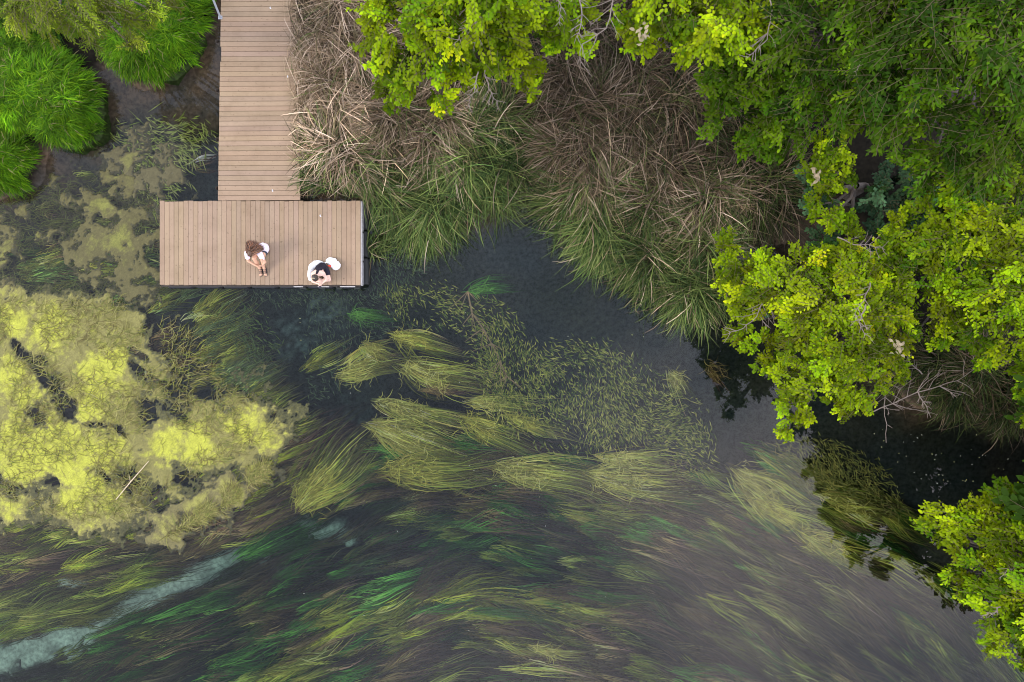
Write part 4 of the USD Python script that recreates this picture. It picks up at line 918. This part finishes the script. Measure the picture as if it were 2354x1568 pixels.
filaments('fine stringy weed filaments tangled over the lime algae', [([(-60, 690), (260, 690), (430, 760), (520, 880), (655, 975), (560, 1035), (390, 1130), (280, 1195), (110, 1190), (-60, 1110)], .8), ([(370, 1240), (600, 1065), (640, 1065), (520, 1170)], .2)], 9000, 96, [(.22, .22, .05), (.14, .12, .04), (.09, .07, .03), (.11, .14, .03), (.30, .27, .10)])
filaments('olive weed filaments drifting between the grass and the dock', [([(-60, 440), (130, 420), (330, 400), (370, 560), (340, 690), (-60, 690)], 1.)], 3500, 97, [(.12, .13, .03), (.08, .07, .025), (.16, .18, .04), (.05, .05, .02)], z=(-.05, -.004))
weed_bed('olive brown weed filling the shallows between the grass mounds and the dock', [(20, 470), (130, 430), (240, 330), (330, 300), (470, 320), (420, 430), (360, 470), (340, 620), (40, 640)], 75, 55, 75, [((.17, .18, .04), (.12, .12, .03), (.07, .06, .025)), BROWN, ((.22, .23, .05), (.13, .15, .03), (.06, .06, .02))], (-.02, -.14), (.3, .6), .6)
weed_bed('olive weed combed out of the algae along its lower left rim', [(-60, 1090), (100, 1130), (120, 1190), (280, 1190), (390, 1130), (400, 1180), (300, 1240), (-60, 1230)], 40, 60, 73, [OLIVE, LIMEY, BROWN], (-.01, -.10), (.4, .9), .3)
weed_bed('olive brown weed strewn through the upper half of the algae', [(0, 700), (250, 690), (430, 760), (520, 880), (420, 940), (280, 860), (60, 800)], 30, 45, 74, [BROWN, ((.15, .15, .04), (.10, .10, .03), (.06, .05, .025))], (-.01, -.06), (.3, .6), .6)
weed_bed('olive weed streaks combed out along the lower right rim of the algae', [(380, 1130), (500, 1050), (640, 1000), (670, 960), (690, 1020), (560, 1110), (420, 1190)], 46, 60, 72, [OLIVE, LIMEY, BROWN], (-.01, -.12), (.4, .9), .3)
# ------------------------------------------------------------------ small things on the water and the deck
rng = np.random.default_rng(7)
P = np.array([W(267, 1148, .05), W(300, 1108, .07), W(342, 1060, .05)])
tag(obj('stick', merge([tube(P, [.012, .016, .010], 6), tube([P[1], P[1] + [-.05, .22, .0]], [.008, .004], 4)]), 'bark', None, (.50, .40, .26)), 'long straw coloured stick lying on the lime algae', 'stick')
st = np.array([(1075, 670), (1085, 720), (1110, 755), (1130, 790), (1150, 830), (1165, 865)])
tag(obj('drowned_stem', merge([tube([W(x, y, -.02 - .01 * k) for k, (x, y) in enumerate(st)], np.linspace(.026, .012, 6), 6)] + [tube([W(x, y, -.02), W(x + rng.uniform(-45, 45), y + rng.uniform(10, 50), -.03)], [.014, .006], 4) for x, y in st for _ in range(5)]), 'bark', None, (.20, .15, .075)),
    'pale brown drowned reed stem trailing down from the drifting weed piece', 'stem')
for x, y, z, nm in ((852 * 0 + 735, 498, DZ + .004, 'white petal on the dock platform above the bag'), (620, 20, DZ + .018, 'white petal near the top of the walkway'), (660, 178, DZ + .018, 'white petal near the right edge of the walkway'), (625, 487, DZ + .018, 'tiny leaf on the lower walkway boards')):
    p = W(x, y if nm[0] != 't' else 440, z)
    g, ti = leaves(np.array([p, p + [.01, .012, .002]]), np.array([[1, .3, 0], [.2, 1, 0.]]), np.array([[0, 0, 1.], [0.1, 0, 1.]]), .05, .04, np.full((2, 3), .7))
    tag(obj('petal', g, 'foliage', None, ti), nm, 'petal')
rngp = np.random.default_rng(9)
pp = np.vstack([sample(poly([(560, 700), (1600, 700), (1500, 1560), (600, 1560)]), 60, rngp), sample(poly([(2000, 980), (2330, 1000), (2330, 1100), (2050, 1120)]), 40, rngp)])
n = len(pp)
g, ti = leaves(np.column_stack([pp, np.full(n, .004)]), np.column_stack([rngp.normal(0, 1, (n, 2)), np.zeros(n)]), np.tile([0, 0, 1.0], (n, 1)), rngp.uniform(.02, .05, n), .025, pick(rngp, [(.6, .6, .5), (.45, .45, .2)], n), 0.02)
tag(obj('floating_debris', g, 'foliage', None, ti), 'tiny pale petals and scraps drifting on the open water', 'debris', kind='stuff')

# ------------------------------------------------------------------ people
def body(bones, length=.02, it=8):
    """bones: ((p, r), (p, r)) pairs -> one smooth skin"""
    parts = []
    for (p, r), (q, s) in bones:
        a = m3.Manifold.sphere(r, 20).translate(tuple(p)); b = m3.Manifold.sphere(s, 20).translate(tuple(q))
        parts.append(m3.Manifold.batch_hull([a, b]))
    m = m3.Manifold.batch_boolean(parts, m3.OpType.Add).refine_to_length(length).to_mesh()
    v = np.array(m.vert_properties[:, :3], float)
    t = trimesh.Trimesh(v, m.tri_verts, process=True)
    v, e = np.array(t.vertices), t.edges_unique
    A = sparse.coo_matrix((np.ones(len(e) * 2), (np.r_[e[:, 0], e[:, 1]], np.r_[e[:, 1], e[:, 0]])), (len(v), len(v))).tocsr()
    deg = np.maximum(np.asarray(A.sum(1)), 1)
    for _ in range(it):
        v = v + .5 * ((A @ v) / deg - v)
        v = v - .48 * ((A @ v) / deg - v)
    return v, np.array(t.faces)
def blob(center, axes, rot=None, n=3, noise=0, seed=0):
    s = trimesh.creation.icosphere(n)
    v = np.array(s.vertices)
    if noise:
        v = v * (1 + noise * (meshkit.fbm(v * 2.2 + 5, 3, seed) - .5))[:, None]
    v = v * np.array(axes)
    if rot is not None:
        v = v @ np.asarray(rot).T
    return v + center, np.array(s.faces)
def frame(fwd, up):
    f = unit(np.asarray(fwd, float)); s = unit(np.cross(f, up)); u = np.cross(s, f)
    return np.stack([s, f, u], 1)       # columns: right, forward, up
def hand_bones(wrist, tip_dir, palm_side, thumb_side, curl=.6):
    """a palm and five bent fingers"""
    d, s, n = unit(tip_dir), unit(thumb_side), unit(palm_side)
    bones = [((wrist, .024), (wrist + d * .04, .026))]
    for k, (o, L) in enumerate(((.030, .066), (.010, .074), (-.010, .070), (-.029, .055))):
        b = wrist + d * .055 + s * o * .9
        bones.append(((wrist + d * .02 + s * o * .6, .014), (b, .0125)))
        m = b + unit(d + n * curl * .6) * L * .5
        e = m + unit(d * .5 + n * curl * 1.3) * L * .45
        bones += [((b, .0105), (m, .0095)), ((m, .0095), (e, .008))]
    t0 = wrist + d * .015 + s * .03
    t1 = t0 + unit(d * .7 + s * .7 + n * .2) * .035
    bones += [((wrist + d * .01 + s * .01, .014), (t0, .013)), ((t0, .012), (t1, .010)), ((t1, .010), (t1 + unit(d + n * .4) * .028, .008))]
    return bones
def person(label, J, skin, seed):
    t = thing('person', label, 'person', (J['pelvis'][0], J['pelvis'][1], DZ), 'people on the dock')
    p = J
    B = []
    add = lambda a, ra, b, rb: B.append(((p[a] if isinstance(a, str) else a, ra), (p[b] if isinstance(b, str) else b, rb)))
    add('pelvis', .12, 'waist', .105); add('waist', .105, 'chest', .115); add('chest', .115, 'neck', .055)
    add('hipA', .095, 'hipB', .095); add('pelvis', .11, 'hipA', .095); add('pelvis', .11, 'hipB', .095)
    add('chest', .10, 'shA', .058); add('chest', .10, 'shB', .058); add('shA', .055, 'neck', .05); add('shB', .055, 'neck', .05)
    add('neck', .050, p['head'] - p['hup'] * .05 - p['hfwd'] * .02, .052)
    for s in 'AB':
        add('sh' + s, .052, 'el' + s, .038); add('el' + s, .037, 'wr' + s, .024)
        add('hip' + s, .088, 'kn' + s, .057); add('kn' + s, .056, 'an' + s, .036)
        mid = p['kn' + s] * .65 + p['an' + s] * .35
        back = unit(p['pelvis'] - mid) * .018
        add(mid + back, .052, 'an' + s, .034)
        heel = p['an' + s] - [0, 0, .045] - p['fd' + s] * .045
        ball = p['an' + s] + p['fd' + s] * .13 - [0, 0, .05]
        add('an' + s, .034, heel, .03); add(heel, .03, ball, .03); add('an' + s, .034, ball, .028)
        sd = unit(np.cross(p['fd' + s], [0, 0, 1.0]))
        for k in range(5):
            tb = ball + sd * (.030 - .015 * k) * (1 if s == 'A' else -1)
            B.append(((tb, .013), (tb + p['fd' + s] * (.05 - .006 * k), .0095)))
        B += hand_bones(p['wr' + s], p['hd' + s], p['hn' + s], p['ht' + s])
    # head: skull, jaw, nose, ears, brow
    R = np.stack([np.cross(p['hfwd'], p['hup']), p['hfwd'], p['hup']], 1)
    h = p['head']
    B.append(((h + p['hup'] * .035 - p['hfwd'] * .018, .082), (h + p['hup'] * .02 + p['hfwd'] * .022, .074)))
    B.append(((h + p['hup'] * .0 + p['hfwd'] * .03, .062), (h - p['hup'] * .075 + p['hfwd'] * .058, .034)))
    B.append(((h + p['hfwd'] * .094 + p['hup'] * .012, .010), (h + p['hfwd'] * .106 - p['hup'] * .022, .014)))
    for s in (-1, 1):
        B.append(((h + R[:, 0] * s * .076 + p['hup'] * .014, .014), (h + R[:, 0] * s * .076 - p['hup'] * .022, .011)))
        B.append(((h + R[:, 0] * s * .015 + p['hfwd'] * .088 + p['hup'] * .03, .012), (h + R[:, 0] * s * .045 + p['hfwd'] * .074 + p['hup'] * .03, .012)))
    obj('body', body(B), 'skin', t, skin, True)
    eyes = merge([blob(h + R[:, 0] * s * .031 + p['hfwd'] * .083 + p['hup'] * .008, (.011,) * 3, None, 2) for s in (-1, 1)])
    obj('eyes', eyes, 'leather', t, (.05, .04, .035), True)
    obj('mouth', blob(h + p['hfwd'] * .094 - p['hup'] * .048, (.022, .006, .007), R, 2), 'skin', t, (.42, .16, .14), True)
    return t, R
def Z1(zx, zy, z):       # plan points of the first person, measured over the deck boards
    return W((620 + zx / 11.2) / 1.16058, (610 + zy / 11.2) / 1.16058, DZ + z)
def Z2(zx, zy, z):
    return W((800 + zx / 14.26) / 1.16058, (670 + zy / 14.26) / 1.16058, DZ + z)
V = lambda *a: unit(np.array(a, float))
J = dict(pelvis=Z1(880, 610, .13), waist=Z1(790, 590, .28), chest=Z1(680, 630, .42), neck=Z1(600, 690, .56), head=Z1(560, 730, .66),
         hipA=Z1(800, 650, .11), hipB=Z1(960, 680, .11), knA=Z1(650, 890, .42), knB=Z1(880, 890, .42), anA=Z1(830, 1220, .095), anB=Z1(950, 1220, .095),
         shA=Z1(440, 740, .50), shB=Z1(820, 760, .48), elA=Z1(470, 970, .36), elB=Z1(975, 1000, .33), wrA=Z1(720, 1115, .31), wrB=Z1(890, 1100, .30),
         fdA=V(.0, -1, -.05), fdB=V(.1, -1, -.05), hup=V(-.15, -.35, .9), hfwd=V(-.25, -.9, -.35),
         hdA=V(1, -.25, -.1), hdB=V(-1, -.3, -.05), hnA=V(.2, 1, -.2), hnB=V(-.2, 1, -.2), htA=V(0, -.1, 1), htB=V(0, -.1, 1))
SK1 = (.52, .30, .19)
t1, R1 = person('person in white t-shirt with long brown hair and black sandals, sitting hugging knees', J, SK1, 1)
def shell(bones, r_add=.0):
    return body([((np.array(p), r + r_add), (np.array(q), s + r_add)) for (p, r), (q, s) in bones], .02, 6)
def wrinkle(vf, amp, scale, seed):
    v, f = vf
    t = trimesh.Trimesh(v, f, process=False)
    return v + t.vertex_normals * ((meshkit.fbm(v * scale, 3, seed) - .5) * amp)[:, None], f
sl = lambda a, b, u: a + (b - a) * u
shirt = shell([((J['pelvis'] + [.0, .02, .04], .145), (J['waist'], .135)), ((J['waist'], .135), (J['chest'], .14)), ((J['chest'], .13), (sl(J['chest'], J['neck'], .72), .075)), ((J['chest'], .115), (J['shA'], .075)), ((J['chest'], .115), (J['shB'], .075)),
               ((J['shA'], .074), (sl(J['shA'], J['elA'], .52), .068)), ((J['shB'], .074), (sl(J['shB'], J['elB'], .52), .068)), ((J['pelvis'] + [.06, .02, .02], .15), (J['waist'], .135)), ((J['hipB'] + [.0, .02, .02], .125), (J['waist'], .12))])
obj('tshirt', wrinkle(shirt, .05, 11, 3), 'cloth', t1, (.78, .66, .72), True)
obj('shorts', shell([((J['pelvis'], .128), (J['hipA'], .106)), ((J['pelvis'], .128), (J['hipB'], .106)), ((J['hipA'], .104), (sl(J['hipA'], J['knA'], .3), .092)), ((J['hipB'], .104), (sl(J['hipB'], J['knB'], .3), .092))]), 'cloth', t1, (.05, .055, .07), True)
# hair: a cap on the skull and long locks falling over the back
def hair(parent, head, R, col, locks, seed, cap=1.0):
    rng = np.random.default_rng(seed)
    geos, tints = [], []
    c = blob(head + R[:, 2] * .04 - R[:, 1] * .018, (.094 * cap, .108 * cap, .094 * cap), R, 3, .12, seed)
    keep = ((c[0] - head) @ R[:, 1] < .055) | ((c[0] - head) @ R[:, 2] > .07)
    f = c[1][keep[c[1]].all(1)]
    obj('hair', (c[0], f), 'hair', parent, col, True)
    if locks is not None:
        n, L, dirv = locks
        P = np.empty((n, 6, 3))
        th = rng.uniform(-1.9, 1.9, n)
        side = np.stack([np.sin(th), -np.cos(th) * .8], 1)
        root = head + R[:, 0] * (side[:, :1] * .085) + R[:, 1] * (side[:, 1:] * .09 - .01) + R[:, 2] * rng.uniform(.03, .12, (n, 1))
        p = root
        for k in range(6):
            P[:, k] = p
            dd = unit(np.asarray(dirv)[None] + R[:, 0] * side[:, :1] * (.75 - .1 * k) + rng.normal(0, .22, (n, 3)) + [0, 0, -.10 * k])
            p = p + dd * (L * rng.uniform(.7, 1.15, (n, 1)) / 5)
        cc = pick(rng, [col, np.array(col) * 1.9, np.array(col) * .6, np.array(col) * [2.6, 2.1, 1.7]], n)[:, None] * np.ones((1, 6, 1))
        g, ti = ribbons(P, np.full((n, 6), .016) * np.array([.9, 1, 1, .9, .7, .2]), cc, rng.normal(0, .6, n)[:, None] + np.zeros((1, 6)))
        tag(obj('hair_locks', g, 'hair', parent, ti), kind='stuff')
hair(t1, J['head'], R1, (.085, .042, .022), (420, .36, V(.55, .75, -.05)), 41)
b = J['head'] + R1[:, 2] * .075 + R1[:, 1] * .075
gl = [blob(J['head'] + R1[:, 2] * .068 + R1[:, 1] * .082 + R1[:, 0] * s * .037, (.031, .006, .024), R1, 2) for s in (-1, 1)]
obj('sunglasses', merge(gl + [tube([J['head'] + R1[:, 2] * .07 + R1[:, 1] * .085 + R1[:, 0] * s for s in (-.012, .012)], .004, 5)]), 'leather', t1, (.03, .025, .025), True)
def sandals(parent, J):
    for s in 'AB':
        d = J['fd' + s]; sd = unit(np.cross(d, [0, 0, 1.0])); a = J['an' + s]
        c = a + d * .055; z = DZ + .012
        sole = trimesh.creation.icosphere(3)
        v = np.array(sole.vertices) * [.056, .145, .012]
        v[:, 2] = np.clip(v[:, 2], -.009, .009)
        R = np.stack([sd, d * [1, 1, 0], [0, 0, 1]], 1)
        parts = [((v @ R.T) + [c[0], c[1], z], np.array(sole.faces))]
        obj('sandal', parts[0], 'leather', parent, (.035, .028, .026), True)
        for u, h in ((.105, .080), (.055, .105), (.0, .135)):
            p = a + d * u
            arc = [np.array([p[0], p[1], DZ + .02]) + sd * .056 * math.cos(q) + np.array([0, 0, h * math.sin(q)]) for q in np.linspace(0, np.pi, 9)]
            w = ribbons(np.array(arc)[None], np.full((1, 9), .02), np.zeros((1, 9, 3)))[0]
            side = np.repeat(d[None], 9, 0) * .013
            vv = np.vstack([np.array(arc) - side, np.array(arc) + side]); i = np.arange(8)
            obj('strap', (vv, np.vstack([np.stack([i, i + 1, i + 10], 1), np.stack([i, i + 10, i + 9], 1)])), 'leather', parent, (.03, .022, .02))
sandals(t1, J)

K = dict(pelvis=Z2(850, 600, .12), waist=Z2(820, 640, .26), chest=Z2(740, 760, .40), neck=Z2(655, 900, .50), head=Z2(610, 1010, .57),
         hipA=Z2(740, 640, .11), hipB=Z2(980, 720, .11), knA=Z2(500, 1030, .16), knB=Z2(1110, 1080, .17), anA=Z2(860, 1110, .085), anB=Z2(720, 1160, .085),
         shA=Z2(500, 860, .46), shB=Z2(900, 870, .45), elA=Z2(480, 1150, .30), elB=Z2(1030, 1060, .30), wrA=Z2(690, 1235, .30), wrB=Z2(850, 1225, .29),
         fdA=V(.7, .4, -.1), fdB=V(-.7, .3, -.1), hup=V(-.2, -.55, .8), hfwd=V(.1, -.75, -.65),
         hdA=V(1, -.3, .1), hdB=V(-.7, -.7, .1), hnA=V(.2, -.1, .8), hnB=V(-.2, -.1, .8), htA=V(.2, -1, .1), htB=V(.2, .8, .4))
t2, R2 = person('person in black tank top with dark pinned hair, bent over at dock edge', K, (.66, .44, .34), 2)
obj('tank_top', wrinkle(shell([((K['pelvis'], .132), (K['waist'], .12)), ((K['waist'], .12), (sl(K['waist'], K['chest'], .6), .117)), ((sl(K['waist'], K['chest'], .5), .116), (sl(K['chest'], K['neck'], .35) + [0, .01, .01], .078)), ((K['chest'] + [0, .03, .06], .062), (sl(K['chest'], K['neck'], .9) + [0, .02, .045], .035)), ((K['chest'] + [-.03, .06, .05], .07), (K['chest'] + [.04, .05, .05], .07))]), .015, 10, 4), 'cloth', t2, (.02, .016, .022), True)
obj('shorts', shell([((K['pelvis'], .13), (K['hipA'], .108)), ((K['pelvis'], .13), (K['hipB'], .108)), ((K['hipA'], .106), (sl(K['hipA'], K['knA'], .45), .09)), ((K['hipB'], .106), (sl(K['hipB'], K['knB'], .45), .09))]), 'cloth', t2, (.022, .02, .028), True)
hair(t2, K['head'], R2, (.035, .024, .016), None, 42, 1.04)
obj('hair_bun', blob(K['head'] - R2[:, 1] * .10 + R2[:, 2] * .06, (.045, .04, .045), R2, 3, .3, 5), 'hair', t2, (.03, .02, .014), True)
obj('hair_clip', tube([K['head'] - R2[:, 1] * .06 + R2[:, 2] * .135 + R2[:, 0] * s for s in (-.05, 0, .05)], .009, 6), 'leather', t2, (.45, .36, .22))
ph = (K['wrA'] + K['wrB']) / 2 + np.array([.0, -.06, .015])
v, f = box(-.038, .038, -.075, .075, -.005, .005, .003)
Rp = frame((.1, -.9, .25), (0, .2, 1))
tag(obj('phone', (v @ Rp.T + ph, f), 'plastic', None, (.02, .018, .03)), 'dark phone held in both hands by the person at the dock edge', 'phone')
# the towel lying behind the second person
def drape(pts, width, height, seed, col, name, label, cat, noise=.05):
    """a crumpled cloth heap along a plan line"""
    c = np.array([Z2(x, y, 0) for x, y in pts]); q = np.linspace(0, 1, len(c))
    n, m = 60, 28
    U, Vv = np.meshgrid(np.linspace(0, 1, n), np.linspace(-1, 1, m), indexing='ij')
    C = np.stack([np.interp(U.ravel(), q, c[:, k]) for k in range(3)], 1)
    T = unit(np.stack([np.interp(U.ravel(), q, np.gradient(c, axis=0)[:, k]) for k in range(3)], 1))
    S = np.stack([-T[:, 1], T[:, 0], 0 * T[:, 0]], 1)
    w = np.interp(U.ravel(), q, width) * (.35 + .65 * np.clip(np.sin(np.pi * np.clip(U.ravel() * .9 + .05, 0, 1)) * 2.2, 0, 1))
    h = np.interp(U.ravel(), q, height) * np.sqrt(np.clip(1 - Vv.ravel() ** 2, 0, 1)) * np.clip(np.sin(np.pi * np.clip(U.ravel(), .0, 1)) * 3, 0, 1)
    P = C + S * (Vv.ravel() * w)[:, None]
    nz = meshkit.fbm(P * 13, 4, seed) - .5
    P[:, :2] += (np.stack([meshkit.fbm(P * 7 + 9, 3, seed), meshkit.fbm(P * 7 + 31, 3, seed)], 1) - .5) * noise
    P[:, 2] = DZ + .006 + np.maximum(h + nz * .09 * np.clip(1.1 - np.abs(Vv.ravel()), 0, 1), 0)
    i = (np.arange(n - 1)[:, None] * m + np.arange(m - 1)[None]).ravel()
    f = np.vstack([np.stack([i, i + m, i + m + 1], 1), np.stack([i, i + m + 1, i + 1], 1)])
    return tag(obj(name, (P, f), 'cloth', None, col, True), label, cat)
drape([(390, 1130), (385, 960), (400, 780), (470, 620), (600, 500), (760, 460), (900, 480)], [.05, .055, .07, .10, .11, .09, .06], [.08, .10, .12, .14, .13, .10, .05], 61, (.82, .82, .80), 'towel', 'white towel crumpled on the boards behind the person in black', 'towel')
bag = thing('tote_bag', 'white cloth bag with a red print lying beside the person in black', 'bag', tuple(Z2(1280, 480, 0)))
obj('pouch', wrinkle(blob(Z2(1220, 400, .07), (.165, .115, .085), frame((.2, 1, 0), (0, 0, 1)), 4, .25, 8), .03, 14, 8), 'cloth', bag, (.82, .82, .80), True)
obj('flap', wrinkle(blob(Z2(1365, 545, .09), (.135, .140, .09), frame((.3, 1, 0), (0, 0, 1)), 4, .25, 9), .03, 14, 9), 'cloth', bag, (.82, .80, .79), True)
obj('handle', tube([Z2(930, 480, .06), Z2(970, 440, .10), Z2(1050, 420, .13), Z2(1130, 440, .14)], .02, 6), 'cloth', bag, (.80, .78, .76), True)
obj('print', wrinkle(blob(Z2(1140, 570, .10), (.060, .028, .03), frame((.25, 1, 0), (.2, 0, 1)), 3, .3, 10), .01, 20, 3), 'cloth', bag, (.62, .07, .04), True)

for p in stage.Traverse():
    if p.GetCustomDataByKey('_at') is not None:
        p.ClearCustomDataByKey('_at')
